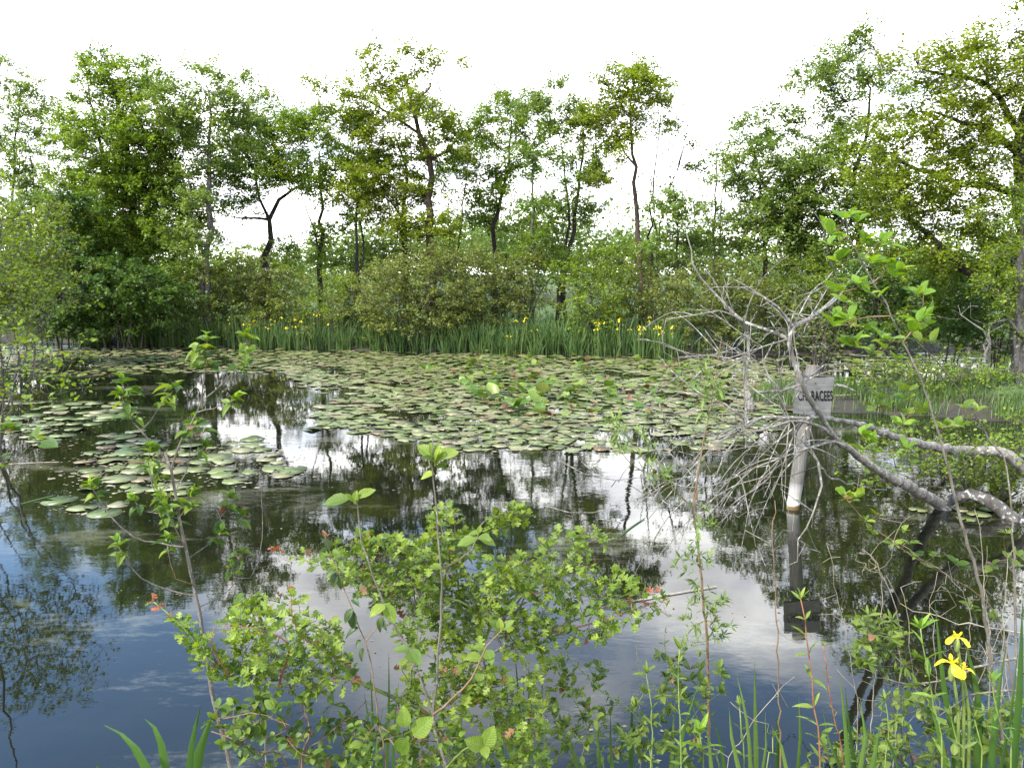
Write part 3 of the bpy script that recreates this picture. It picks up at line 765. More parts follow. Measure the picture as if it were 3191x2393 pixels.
# ---------------------------------------------------------------- shrubs on the banks
def shrub(name, label, Y, lobes, leaf, seed, bark='twig', n_stem=6, dens=2.0, n_leaf=80, size=.08, spread=(.2, .2, .14), gap=.22, base_px=None,
          group='shrubs on the far bank', bare=0.0, tip_r=.007, blossom=0, depth=.9, seg=.28, r0=.03, arch=.1, tops=(.45, .75)):
    rng = np.random.default_rng(seed)
    mx_ = sum(l[0] * l[2] for l in lobes) / sum(l[2] for l in lobes) if base_px is None else base_px
    c = at(mx_ * K, 900, Y)
    zg = gz1(c.x, Y)
    base = Vector((c.x, Y, zg))
    root = thing(name, base, label, 'shrub', group)
    T = min_dist(lobe_points(lobes, Y, dens, rng, depth), gap, rng)
    T = T[T[:, 2] > zg + .12]
    w = (T[:, 0].max() - T[:, 0].min()); h = T[:, 2].max() - zg
    N0, P0, R0 = [], [], []
    for s in range(n_stem):
        a = rng.uniform(-1, 1)
        top = Vector((T[:, 0].mean() + a * w * .36, Y + rng.uniform(-.35, .35) * w * .6, zg + h * rng.uniform(*tops)))
        st = Vector((base.x + a * w * .12, Y + rng.uniform(-.2, .2), zg - .05))
        midp = st.lerp(top, .5) + Vector((-a * w * .05, 0, h * .06))
        line = smooth_line([st, midp, top], seg)
        first = len(N0)
        for i, q in enumerate(line):
            N0.append(np.array(q) + rng.normal(0, .02, 3)); P0.append(-1 if i == 0 else len(N0) - 2); R0.append(r0 * (1 - .75 * i / (len(line) - 1)))
        tb = Tubes(); tb.add(N0[first:], R0[first:], 6); tb.build('stem', M[bark], root, base)
    N, par, tips = grow(N0, P0, T, seg, rng, up=.4, arch=arch, jit=.14)
    kids, cnt, r = wood(N, par, len(N0), tip_r, .4, rmax=r0 * .7)
    tw = Tubes()
    for i in range(len(N0), len(N)):
        if par[i] < len(N0): sub_tubes(tw, N, kids, cnt, r, i, N[par[i]], r0 * .6, 4, len(N0))
    tag(tw.build('twigs', M[bark], root, base), kind='stuff')
    keep_ = np.ones(len(T), bool) if bare <= 0 else rng.uniform(0, 1, len(T)) > bare
    tp = tips[keep_]; ax = N[tp] - N[[par[t] for t in tp]]; ax /= np.linalg.norm(ax, axis=1)[:, None] + 1e-6
    sl = spread[0] * 2.2
    (V1, F1, t1), (TV, TF) = sprays(N[tp], ax, 5, max(2, int(n_leaf / 5)), (sl * .5, sl * 1.15), size, rng, rng.uniform(0, 1, len(tp)), off=spread[0] * .16, up=.3, twr=tip_r * .45)
    mesh_obj('crown', np_mesh('crown', V1 - np.array(base), F1, t1), M[leaf], root)
    tag(mesh_obj('twiglets', np_mesh('twiglets', TV - np.array(base), TF, smooth=True), M[bark], root), kind='stuff')
    if blossom:
        top = T[np.argsort(-T[:, 2] + T[:, 1] * .6)][:blossom * 2]
        V1, F1, t1 = leaf_cloud(top[::2] + np.array([0, -.1, .08]), 9, (.05, .05, .025), .045, rng, flat=1.5)
        mesh_obj('blossom', np_mesh('blossom', V1 - np.array(base), F1, t1), M['white'], root)
    return root
SH = [
 ('bank_shrub', 'olive shrub at the left end of the far bank, behind the overhanging one', 19.5, [(40, 500, 75, 55), (30, 600, 80, 65), (90, 560, 60, 60), (20, 680, 60, 40), (-60, 560, 80, 120)], 'olive', dict(dens=1.5, n_stem=7)),
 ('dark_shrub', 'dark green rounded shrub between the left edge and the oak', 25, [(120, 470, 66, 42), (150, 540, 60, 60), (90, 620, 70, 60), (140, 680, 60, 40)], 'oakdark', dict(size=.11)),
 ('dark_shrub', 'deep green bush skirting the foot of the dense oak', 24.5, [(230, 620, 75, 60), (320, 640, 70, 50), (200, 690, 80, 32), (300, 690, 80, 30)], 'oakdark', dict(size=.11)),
 ('bank_shrub', 'olive shrub at the foot of the straight grey trunk', 26.5, [(400, 650, 46, 46), (470, 640, 50, 60), (430, 690, 60, 30)], 'olive', {}),
 ('flowering_shrub', 'olive shrub dotted with white blossom, left of the fork', 26.5, [(525, 625, 50, 50), (570, 640, 50, 44), (540, 680, 60, 30)], 'willow', dict(blossom=16)),
 ('flowering_shrub', 'brownish shrub with a few white flowers below the crooked oak', 26, [(630, 640, 46, 50), (600, 685, 56, 28), (660, 680, 44, 30)], 'olive', dict(blossom=9, bare=.15)),
 ('ash_sapling', 'bright feathery young ash leaning over the iris, left of centre', 24.8, [(712, 632, 34, 16), (740, 615, 40, 14), (690, 665, 24, 16), (725, 660, 30, 16)], 'fresh', dict(n_stem=2, size=.07, dens=2.6)),
 ('willow_shrub', 'half-bare twiggy willow shrub beside the pole-like stems', 25.5, [(770, 640, 50, 60), (740, 690, 50, 34), (800, 690, 44, 34)], 'willow', dict(bare=.3)),
 ('willow_shrub', 'broad olive willow bush, widest of the mid bank', 24, [(860, 620, 66, 62), (930, 610, 70, 66), (830, 680, 60, 48), (900, 690, 80, 44), (960, 680, 60, 44)], 'willow', dict(dens=1.8, n_stem=9)),
 ('willow_shrub', 'olive willow dome with pale arching twigs below the tiered oak', 24.5, [(1030, 600, 60, 60), (1080, 620, 50, 60), (1010, 670, 60, 50), (1070, 690, 60, 36)], 'willow', dict(n_stem=8, bare=.08)),
 ('bank_shrub', 'low sprawling grey-green shrub right of the broad willow', 25.5, [(1130, 610, 44, 50), (1120, 670, 44, 34)], 'willow', dict(bare=.25)),
 ('bank_shrub', 'bright green upright bush in front of the leaning trunks', 23.3, [(1275, 590, 46, 44), (1290, 640, 50, 50), (1250, 670, 40, 30), (1285, 700, 46, 24)], 'fresh', dict(dens=2.2)),
 ('bank_shrub', 'narrow green bush under the tall narrow oak', 25, [(1360, 600, 36, 50), (1345, 660, 36, 40)], 'olive', {}),
 ('willow_shrub', 'olive willow left of the yellow flags under bare stems', 24, [(1410, 630, 46, 56), (1440, 660, 44, 50), (1400, 690, 40, 26)], 'willow', dict(bare=.05)),
 ('willow_shrub', 'dense olive willow overhanging the water behind the dead branches', 22.6, [(1530, 630, 60, 50), (1580, 640, 60, 56), (1540, 690, 70, 40), (1600, 700, 56, 32)], 'willow', dict(dens=2.0, n_stem=8)),
 ('willow_shrub', 'olive willow right of the overhanging one', 23.2, [(1670, 620, 60, 56), (1720, 640, 56, 60), (1690, 700, 70, 34)], 'olive', dict(dens=1.9)),
 ('bank_shrub', 'green bush below the tall ash', 23.8, [(1800, 620, 60, 60), (1840, 660, 56, 60), (1790, 700, 50, 34)], 'oak', dict(dens=1.9)),
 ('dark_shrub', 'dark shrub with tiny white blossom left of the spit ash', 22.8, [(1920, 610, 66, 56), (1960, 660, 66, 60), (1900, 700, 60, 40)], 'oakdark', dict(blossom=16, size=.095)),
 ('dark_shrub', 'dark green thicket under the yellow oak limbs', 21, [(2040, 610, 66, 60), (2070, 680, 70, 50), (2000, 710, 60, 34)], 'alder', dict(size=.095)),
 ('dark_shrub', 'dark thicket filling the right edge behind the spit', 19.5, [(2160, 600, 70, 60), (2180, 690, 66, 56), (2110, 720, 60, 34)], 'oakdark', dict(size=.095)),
 ('bank_shrub', 'pale green low bush behind the crooked oak', 33, [(560, 560, 60, 26), (520, 580, 50, 30), (620, 575, 60, 26)], 'fresh', dict(n_leaf=44, size=.11)),
 ('bank_shrub', 'round green bush between the brown oak and willow dome', 31, [(860, 545, 70, 30), (790, 570, 60, 34), (930, 560, 60, 30)], 'fresh', dict(n_leaf=44, size=.11)),
 ('bank_shrub', 'dark green bush behind the tiered oak trunk', 32, [(1050, 545, 60, 24), (1130, 555, 60, 30), (1200, 575, 40, 30)], 'alder', dict(n_leaf=44, size=.11)),
 ('bank_shrub', 'fresh green bush between the leaning trunks and tall oak', 31, [(1330, 560, 60, 30), (1270, 540, 50, 20), (1400, 580, 40, 30)], 'fresh', dict(n_leaf=44, size=.11)),
 ('bank_shrub', 'ash-green bush right of the bare stems', 30, [(1500, 570, 60, 34), (1570, 580, 60, 30)], 'ash', dict(n_leaf=44, size=.11)),
]
for i, (nm, lab, Y, lobes, lf, kw) in enumerate(SH):
    shrub(nm, lab, Y, lobes, lf, 100 + i, **kw)

# a far-off wood closing the gaps between the trunks
rng = np.random.default_rng(5)
nC = 800
cx = rng.uniform(-62, 62, nC); cy = rng.uniform(52, 78, nC)
top = 5.2 + 2.0 * np.sin(cx * .13 + 1) + 1.2 * np.sin(cx * .37 + cy * .2) + .03 * (cy - 50)
cz = rng.uniform(.05, 1, nC) ** .7 * np.maximum(top, 1.4)
V1, F1, t1 = leaf_cloud(np.stack([cx, cy, cz + .4], 1), 110, (.9, .9, .6), .36, rng, rng.uniform(0, 1, nC))
fw = mesh_obj('distant_wood', np_mesh('distant_wood', V1, F1, t1), M['far'])
tag(fw, 'far-off low green wood seen between the trunks', 'wood', kind='stuff')

# grass and sedge along the banks and over the meadow
def grass_field(name, xy, hgt, wid, rng, matk, label, lean=.35):
    n_ = len(xy)
    z = ground_z(xy[:, 0], xy[:, 1])
    h = hgt * rng.uniform(.45, 1.2, n_); a = rng.uniform(0, 6.28, n_)
    dx, dy = np.cos(a), np.sin(a)
    ln = h * rng.uniform(.05, lean * 2, n_)
    b = np.stack([xy[:, 0], xy[:, 1], z - .02], 1)
    s = np.stack([-dy, dx, np.zeros(n_)], 1) * wid
    mid = b + np.stack([dx * ln * .3, dy * ln * .3, h * .6], 1)
    tip = b + np.stack([dx * ln, dy * ln, h], 1)
    V = np.stack([b - s, b + s, mid + s * .8, mid - s * .8, tip], 1).reshape(-1, 3)
    i = np.arange(n_) * 5
    F = np.stack([np.stack([i, i + 1, i + 2], 1), np.stack([i, i + 2, i + 3], 1), np.stack([i + 3, i + 2, i + 4], 1)], 1).reshape(-1, 3)
    o = mesh_obj(name, np_mesh(name, V, F, np.repeat(rng.uniform(0, 1, n_), 3)), M[matk])
    tag(o, label, 'grass', kind='stuff')
    return o
xy = np.stack([rng.uniform(-22, 22, 60000), rng.uniform(20, 46, 60000)], 1)
sdv = pond_sd(xy[:, 0], xy[:, 1]); keep = (sdv > .15) & (rng.uniform(0, 1, len(xy)) < np.exp(-np.maximum(sdv - 4, 0) / 9))
grass_field('grass', xy[keep], .42, .012, rng, 'grass', 'rough green grass and sedge on the far bank')

# ---------------------------------------------------------------- yellow flag iris on the far bank
def blade_mesh(n_, h, rng, w=.014, rad=.19, lean=.4):
    a = rng.uniform(0, 6.28, n_); rr = rad * np.sqrt(rng.uniform(0, 1, n_))
    b = np.stack([rr * np.cos(a), rr * np.sin(a), np.full(n_, -.05)], 1)
    hh = h * rng.uniform(.62, 1.12, n_); ln = hh * lean * rng.uniform(.05, 1, n_)
    d = np.stack([np.cos(a + rng.normal(0, .6, n_)), np.sin(a + rng.normal(0, .6, n_)), np.zeros(n_)], 1)
    ph = rng.uniform(0, 6.28, n_); s = np.stack([np.cos(ph), np.sin(ph), np.zeros(n_)], 1)
    rows = []
    bend = rng.uniform(0, 1, n_) < .2
    for t, wf in ((0, .8), (.35, 1), (.7, .85), (.9, .5)):
        z = hh * t * np.where(bend & (t > .8), .86, 1)
        c = b + d * (ln * t * t * np.where(bend, 1.7, 1))[:, None]; c[:, 2] += z
        rows += [c - s * w * wf, c + s * w * wf]
    tip = b + d * (ln * np.where(bend, 2.2, 1.0))[:, None]; tip[:, 2] += hh * np.where(bend, .78, 1)
    V = np.stack(rows + [tip], 1).reshape(-1, 3)
    i = np.arange(n_) * 9
    F = []
    for k in range(3):
        q = i + 2 * k
        F += [np.stack([q, q + 1, q + 3], 1), np.stack([q, q + 3, q + 2], 1)]
    F.append(np.stack([i + 6, i + 7, i + 8], 1))
    F = np.stack(F, 1).reshape(-1, 3)
    return V, F, np.repeat(np.clip(rng.normal(.45, .25, n_), 0, 1), 7)
def flower_mesh(s, rng):
    """three drooping falls, three short upright standards"""
    V, F = [], []
    for k in range(6):
        a = k * math.pi / 3 + rng.uniform(-.2, .2)
        fall = k % 2 == 0
        pr = [(0, .06, 0), (.45, .22, .18), (.8, .34, .05), (1.05, .24, -.3), (1.12, .02, -.5)] if fall else [(0, .05, 0), (.18, .12, .3), (.3, .14, .55), (.36, .02, .75)]
        base = len(V)
        for (r_, w_, z_) in pr:
            for sg in (-1, 1):
                V.append(((r_ * math.cos(a) - sg * w_ * math.sin(a)) * s, (r_ * math.sin(a) + sg * w_ * math.cos(a)) * s, z_ * s + (.03 * s if sg > 0 else 0)))
        for j in range(len(pr) - 1):
            q = base + 2 * j
            F.append((q, q + 1, q + 3, q + 2))
    return np_mesh('flower', V, F, smooth=True)
rng = np.random.default_rng(77)
clump_me, clump_b_me = [], []
for k in range(7):
    Vb, Fb, tb_ = blade_mesh(27, 1.05, rng)
    me = np_mesh('blades', Vb, Fb, tb_); me.materials.append(M['blade']); clump_me.append(me)
flow_me = [flower_mesh(.058, rng) for _ in range(3)]
for me in flow_me: me.materials.append(M['yellow'])
st_tb = Tubes(); st_tb.add([(0, 0, 0), (.01, 0, .5), (0, .01, .93)], [.007, .006, .004], 4)
st_o = st_tb.build('flower_stalk', M['stemgreen']); stalk_me = st_o.data; bpy.data.objects.remove(st_o)
# flower spots along the bank in half-size photo x
FLX = [478, 505, 525, 545, 570, 600, 612, 640, 655, 690, 725, 732, 760, 828, 845, 1098, 1125, 1150, 1295, 1310, 1345, 1362, 1392, 1402, 1420, 1432, 1440, 1450]
spots = []
x = 172.0
while x < 1462:
    gapn = (872 < x < 940)
    for row in range(3):
        if rng.uniform() < (.18, .3, .45)[row]: continue
        if gapn and rng.uniform() < .75: continue
        if x < 250 and row == 2: continue
        xx = x + rng.uniform(-5, 5)
        spots.append((xx, row))
    x += rng.uniform(10.5, 14.5)
cl_roots = []
fl_left = list(FLX)
for (xx, row) in spots:
    sx = xx * K
    # water line under that pixel
    yy = np.interp(sx, [p[0] for p in SHORE_PX], [p[1] for p in SHORE_PX])
    w_ = on_water(sx, yy)
    Yc = w_.y + [-.16, .25, .75][row] + rng.uniform(-.26, .24)
    Xc = w_.x * Yc / w_.y
    z = max(gz1(Xc, Yc), -.1)
    mine = [f for f in fl_left if abs(f - xx) < 9 and row == 0]
    zone = next(z_ for lim, z_ in ((300, 'below the dense oak at left'), (420, 'right of the deep green bush'), (500, 'at the foot of the straight grey trunk'), (590, 'below the white-flowering olive shrub'),
        (680, 'below the brownish shrub'), (780, 'below the feathery young ash'), (875, 'left of the broad willow'), (1000, 'under the broad willow'), (1110, 'below the willow dome'),
        (1220, 'below the pale slim trunk'), (1320, 'in front of the bright upright bush'), (1400, 'below the tall narrow oak'), (1e9, 'at the right end of the iris row')) if xx < lim)
    rowt = ('in the water ', 'on the edge ', 'further back ')[row]
    if mine: lab = 'iris clump with yellow flowers ' + zone; grp = 'flowering iris clumps ' + zone
    else: lab = 'flowerless iris clump ' + rowt + zone; grp = 'iris clumps ' + rowt + zone
    r_ = thing('iris_clump', (Xc, Yc, z), lab, 'iris', grp)
    r_.rotation_euler.z = rng.uniform(0, 6.28)
    dark_end = .78 if xx < 300 else 1.0
    sc = rng.uniform(.66, 1.1) * dark_end * (1.06 if xx > 1200 else 1)
    r_.scale = (sc, sc, sc)
    o = mesh_obj('blades', clump_me[rng.integers(7)], None, r_); o['kind'] = 'stuff'
    for f in mine:
        fl_left.remove(f)
        for q in range(rng.integers(2, 5)):
            ox, oy = rng.uniform(-.2, .2, 2); hs = rng.uniform(.8, 1.2) / max(sc, .85)
            s1 = mesh_obj('flower_stalk', stalk_me, None, r_); s1.location = (ox, oy, 0); s1.scale = (1, 1, hs)
            f1 = mesh_obj('flower', flow_me[rng.integers(3)], None, s1); f1.location = (0, 0, .93); f1.rotation_euler.z = rng.uniform(0, 6)
            f1.scale = (1, 1, 1 / hs)

# ---------------------------------------------------------------- water lily pads
def pad_mesh(rng, n_=15):
    notch = .22
    V = [(0.0, .04, .004)]
    for i in range(n_ + 1):
        a = notch + (2 * math.pi - 2 * notch) * i / n_ + math.pi / 2
        r_ = .5 * (1 + .035 * math.sin(3 * a + rng.uniform(0, 6)) + rng.uniform(-.02, .02))
        V.append((r_ * math.cos(a), r_ * 1.08 * math.sin(a) , .004 + max(0, rng.normal(.004, .008))))
    F = [(0, i, i + 1) for i in range(1, n_ + 1)]
    return np.array(V), np.array(F)
pads_vf = [pad_mesh(rng) for _ in range(5)]
for kk in range(3):
    Vp, Fp = pad_mesh(rng)
    if kk == 0: Vp[5:8, :2] *= rng.uniform(.45, .8, (3, 1))                 # bitten edge
    elif kk == 1: Vp[3:7, 2] += [.05, .11, .1, .04]; Vp[3:7, :2] *= .88        # edge curled up
    else: Vp[9:12, :2] *= .7; Vp[1:4, 2] += [.02, .06, .05]
    pads_vf.append((Vp, Fp))
pads_me = []
for Vp, Fp in pads_vf:
    # a little thickness at the rim
    n_ = len(Vp)
    V2 = np.concatenate([Vp, Vp[1:] * [.985, .985, 1] - [0, 0, .01]])
    q = [(i, i + 1, n_ + i, n_ + i - 1)[::-1] for i in range(1, n_ - 1)]
    me = bpy.data.meshes.new('lily_pad'); me.from_pydata([tuple(v) for v in V2], [], [tuple(int(a) for a in f) for f in Fp] + q); me.update()
    me.polygons.foreach_set('use_smooth', np.ones(len(me.polygons), dtype=bool))
    me.materials.append(M['pad']); pads_me.append(me)
def inside(px, py, poly):
    r_ = np.zeros(len(px), bool); j = len(poly) - 1
    for i in range(len(poly)):
        xi, yi = poly[i]; xj, yj = poly[j]
        c_ = ((yi > py) != (yj > py)) & (px < (xj - xi) * (py - yi) / (yj - yi + 1e-9) + xi)
        r_ ^= c_; j = i
    return r_
PATCH = [  # photo outline, density of tries per m2, pad size, gap factor, key
    ([(0, 1080), (700, 1092), (1000, 1098), (1400, 1102), (1400, 1170), (900, 1165), (830, 1158), (480, 1158), (240, 1165), (0, 1160)], 46, .2, .72, 'far'),
    ([(850, 1100), (1400, 1106), (2100, 1122), (2420, 1122), (2500, 1200), (2430, 1330), (2230, 1395), (1900, 1412), (1640, 1405), (1430, 1400), (1270, 1372), (1120, 1345), (1000, 1325), (985, 1290), (1060, 1240), (900, 1180)], 62, .225, .60, 'raft'),
    ([(0, 1250), (90, 1258), (170, 1255), (420, 1262), (385, 1290), (300, 1320), (230, 1360), (230, 1390), (120, 1385), (0, 1395)], 30, .27, .68, 'left'),
    ([(330, 1345), (460, 1340), (560, 1372), (720, 1352), (850, 1385), (830, 1410), (960, 1455), (900, 1505), (700, 1500), (600, 1512), (520, 1545), (400, 1540), (300, 1500), (260, 1420)], 20, .27, .72, 'mid'),
    ([(2400, 1105), (2800, 1102), (3100, 1120), (3000, 1170), (2560, 1190)], 12, .25, .8, 'right'),
    ([(920, 1305), (1010, 1300), (1080, 1340), (980, 1350)], 10, .3, .9, 'mid'),
]
all_p = []
for poly, dn, size, gf, key in PATCH:
    c_ = np.array([tuple(on_water(*q)) for q in poly])
    x0, x1, y0, y1 = c_[:, 0].min(), c_[:, 0].max(), c_[:, 1].min(), c_[:, 1].max()
    tries = int((x1 - x0) * (y1 - y0) * dn)
    X = rng.uniform(x0, x1, tries); Yp = rng.uniform(y0, y1, tries)
    a_, b_ = proj(X, Yp, np.zeros(tries))
    ok_ = inside(a_ + rng.normal(0, 10, tries), b_ + rng.normal(0, 6, tries), poly)
    lown = np.sin(X * 1.9 + Yp * .7) + np.sin(X * .8 - Yp * 1.7 + 2) + np.sin(X * 3.1 + Yp * 2.3)
    ok_ &= (lown + rng.normal(0, .8, tries)) > (-1.3 if key == 'raft' else -1.1)
    ok_ &= pond_sd(X, Yp) < -.12
    for x_, y_ in zip(X[ok_], Yp[ok_]):
        s_ = size * float(np.clip(rng.normal(1, .26), .45, 1.5))
        good = True
        for (u, v, s2, k2) in all_p:
            if abs(u - x_) < .4 and abs(v - y_) < .4 and (u - x_) ** 2 + (v - y_) ** 2 < (gf * (s_ + s2) * .5) ** 2: good = False; break
        if good: all_p.append((x_, y_, s_, key))
for (px, py, s_) in [(258, 1583, .27), (327, 1601, .3), (369, 1575, .19), (565, 1539, .22), (492, 1526, .24), (432, 1530, .26), (275, 1524, .2), (920, 1462, .27), (880, 1484, .25), (410, 1515, .22),
                     (2860, 1590, .17), (2990, 1590, .16), (3050, 1606, .2), (3010, 1618, .17), (3075, 1590, .15), (185, 1560, .34)]:
    w_ = on_water(px, py); all_p.append((w_.x, w_.y, s_, 'lone' if px < 2000 else 'log'))
all_p.sort(key=lambda q: -q[2] / q[1] * (3 if q[3] in ('lone', 'log') else 1))
PLAB = {'far': ('flat lily pad floating in the band below the left iris bank', 'pads of the far left band'),
        'raft': ('flat pale lily pad in the big raft filling the middle of the pond', 'pads of the middle raft'),
        'left': ('pale lily pad in the cluster at the left edge of open water', 'pads of the left cluster'),
        'mid': ('lily pad in the scattered group behind the leaning sapling', 'pads of the scattered group'),
        'right': ('small lily pad on dark water behind the wooden sign', 'pads behind the sign'),
        'lone': ('single lily pad lying apart in open water, nearest of the floating pads', 'loose pads nearest the camera'),
        'log': ('lily pad floating beside the lichened log in the water', 'pads beside the log')}
Vr, Fr, Tr = [], [], []
for i, (x_, y_, s_, key) in enumerate(all_p):
    rz = rng.uniform(0, 6.28); k = rng.integers(8)
    tx, ty = rng.normal(0, .02, 2)
    zz = .002 + (i % 9) * .0016
    if i < 300:
        o = mesh_obj('lily_pad', pads_me[k], None)
        o.location = (x_, y_, zz); o.scale = (s_, s_ * rng.uniform(.9, 1.0), s_); o.rotation_euler = (tx, ty, rz)
        lab, grp = PLAB[key]
        if key == 'raft':
            zx = proj(np.array([x_]), np.array([y_]), np.array([0.0]))[0][0]
            zt = 'at the left end of the middle raft' if zx < 1250 else 'in the front of the middle raft, above the tree reflections' if zx < 1650 else 'in the raft front below the upright leaves' if zx < 2000 else 'at the right end of the raft behind the dead twigs'
            lab, grp = 'flat pale lily pad ' + zt, 'pads ' + zt
        sw = ('small ' if s_ < .215 else 'large ' if s_ > .29 else '') + {5: 'bitten-edged ', 6: 'upturned ', 7: 'ragged '}.get(int(k), '')
        if sw: lab = lab.replace('lily pad', sw + 'lily pad', 1).replace('flat pale ', '').replace('pale ', ''); grp = sw + grp
        tag(o, lab, 'lily pad', grp)
    else:
        c_, sn = math.cos(rz), math.sin(rz)
        Vp, Fp = pads_vf[k]
        off = len(Vr) and sum(len(a) for a in Vr)
        X = Vp[:, 0] * s_; Yq = Vp[:, 1] * s_
        Vr.append(np.stack([x_ + c_ * X - sn * Yq, y_ + sn * X + c_ * Yq, zz + Vp[:, 2] * s_ + X * tx * 1.5 + Yq * ty * 1.5 + .004], 1))
        Fr.append(Fp + off); Tr.append(np.full(len(Fp), rng.uniform(0, 1)))
print('pads', len(all_p))
o = mesh_obj('lily_pad_raft', np_mesh('lily_pad_raft', np.concatenate(Vr), np.concatenate(Fr), np.concatenate(Tr)), M['pad_s'])
tag(o, 'countless small lily pads covering the far half of the pond', 'lily pads', kind='stuff')

# standing spatterdock leaves, heart-shaped and half folded, rising above the raft
def dock_mesh(rng):
    V, F = [], []
    prof = [(-.22, .30), (0, .44), (.3, .42), (.6, .30), (.85, .14), (1.0, .015)]
    cup = rng.uniform(.25, .8); curl = rng.uniform(.0, .5)
    for (y_, w_) in prof:
        zc = -curl * y_ * y_
        V += [(-w_, y_, zc + cup * w_ * .8), (0, max(y_, -.05), zc), (w_, y_, zc + cup * w_ * .8 * rng.uniform(.7, 1.2))]
    for j in range(len(prof) - 1):
        q = 3 * j
        F += [(q, q + 1, q + 4, q + 3), (q + 1, q + 2, q + 5, q + 4)]
    me = np_mesh('leaf', V, F, smooth=True)
    me.materials.append(M['nuphar'])
    return me
dock_me = [dock_mesh(rng) for _ in range(6)]
brown_dock = [me.copy() for me in dock_me[:3]]
for me in brown_dock: me.materials.clear(); me.materials.append(M['brown'])
dpoly = [(1460, 1100), (2100, 1122), (2280, 1160), (2250, 1250), (2050, 1300), (1850, 1315), (1640, 1310), (1500, 1250), (1330, 1180)]
dspots = []
while len(dspots) < 225:
    px, py = rng.uniform(1250, 2350), rng.uniform(1100, 1325)
    if inside(np.array([px]), np.array([py]), dpoly)[0] or rng.uniform() < .05: dspots.append((px, py, 0))
for q in [(1495, 1245, 1), (1620, 1240, 1), (1690, 1232, 1), (1680, 1250, 1), (1560, 1235, 1), (1830, 1228, 1), (1610, 1275, 1), (1690, 1285, 1), (1640, 1140, 1), (1480, 1145, 1), (1900, 1232, 1), (1340, 1165, 1)]:
    for _ in range(3): dspots.append((q[0] + rng.normal(0, 12), q[1] + rng.normal(0, 4), 1))
for (px, py, big) in dspots:
    w_ = on_water(px, py)
    br = rng.uniform() < .24 and not big
    sz = (.23 if big else .165) * rng.uniform(.75, 1.25) * (.7 if br else 1)
    lab = ('large upright bright green spatterdock leaf standing above the raft' if big else 'small raised spatterdock leaf among the raft pads') if not br else 'withered brown spatterdock leaf among the raft pads'
    grp = 'upright spatterdock leaves' if big else ('withered spatterdock leaves' if br else 'raised spatterdock leaves')
    zt = 'left part of the raft' if px < 1600 else 'middle of the raft' if px < 1800 else 'raft right of the middle' if px < 2000 else 'raft close to the sign'
    lab = lab.replace('standing above the raft', 'standing in the ' + zt).replace('among the raft pads', 'in the ' + zt); grp += ', ' + zt
    hz = rng.uniform(.05, .2) if big else rng.uniform(.02, .12)
    r_ = thing('spatterdock_leaf', (w_.x, w_.y, 0), lab, 'water plant', grp)
    tb = Tubes(); lx, ly = rng.normal(0, .05, 2)
    tb.add([(lx, ly, -.12), (lx * .4, ly * .4, hz * .5), (0, 0, hz)], [.006, .005, .004], 4)
    tb.build('stalk', M['stemgreen'], r_)
    o = mesh_obj('blade', (brown_dock if br else dock_me)[rng.integers(3 if br else 6)], None, r_)
    o.location = (0, 0, hz); o.scale = (sz, sz, sz)
    o.rotation_euler = (rng.uniform(.15, 1.1) if big else rng.uniform(-.1, .8), rng.normal(0, .35), rng.uniform(0, 6.28))

# seeds, scum and torn leaf floating in drifts between the pads
nS = 15000
qs = np.array([(p_[0], p_[1]) for p_ in all_p if p_[3] in ('raft', 'mid', 'left', 'lone')])
wgt = np.array([(3.0 if p_[3] == 'mid' else 1.0) / p_[1] for p_ in all_p if p_[3] in ('raft', 'mid', 'left', 'lone')]); wgt /= wgt.sum()
k_ = rng.choice(len(qs), nS, p=wgt)
cx = qs[k_, 0] + rng.normal(0, .22, nS); cy = qs[k_, 1] + rng.normal(0, .16, nS)
n_big = nS
extra = np.stack([rng.uniform(-3.2, 3.5, 1500), rng.uniform(2.9, 9, 1500)], 1)
strk = np.sin(extra[:, 0] * 2.1 + extra[:, 1] * 3.7) + np.sin(extra[:, 0] * 1.1 - extra[:, 1] * 5.2) > 1.05
cx = np.concatenate([cx, extra[strk, 0]]); cy = np.concatenate([cy, extra[strk, 1]]); nS = len(cx)
a_ = rng.uniform(0, 6.28, nS); r1 = (rng.gamma(2.0, .006, nS) + .003) * np.where(np.arange(nS) < n_big, 1.0, .38)
V = np.stack([np.stack([cx + r1 * np.cos(a_ + t) * rng.uniform(.6, 1.3, nS), cy + r1 * np.sin(a_ + t) * rng.uniform(.6, 1.3, nS), .0025 + rng.uniform(0, .002, nS)], 1) for t in (0, 1.5, 3.1, 4.6)], 1).reshape(-1, 3)
i_ = np.arange(nS) * 4
ok_ = pond_sd(cx, cy) < -.05
o = mesh_obj('floating_scum', np_mesh('floating_scum', V, np.stack([i_, i_ + 1, i_ + 2, i_ + 3], 1)[ok_]), plain_mat('scum', (.1, .085, .045), (.24, .215, .13), 3, .8))
tag(o, 'fine beige scum and plant debris drifting between the lily pads', 'scum', kind='stuff')

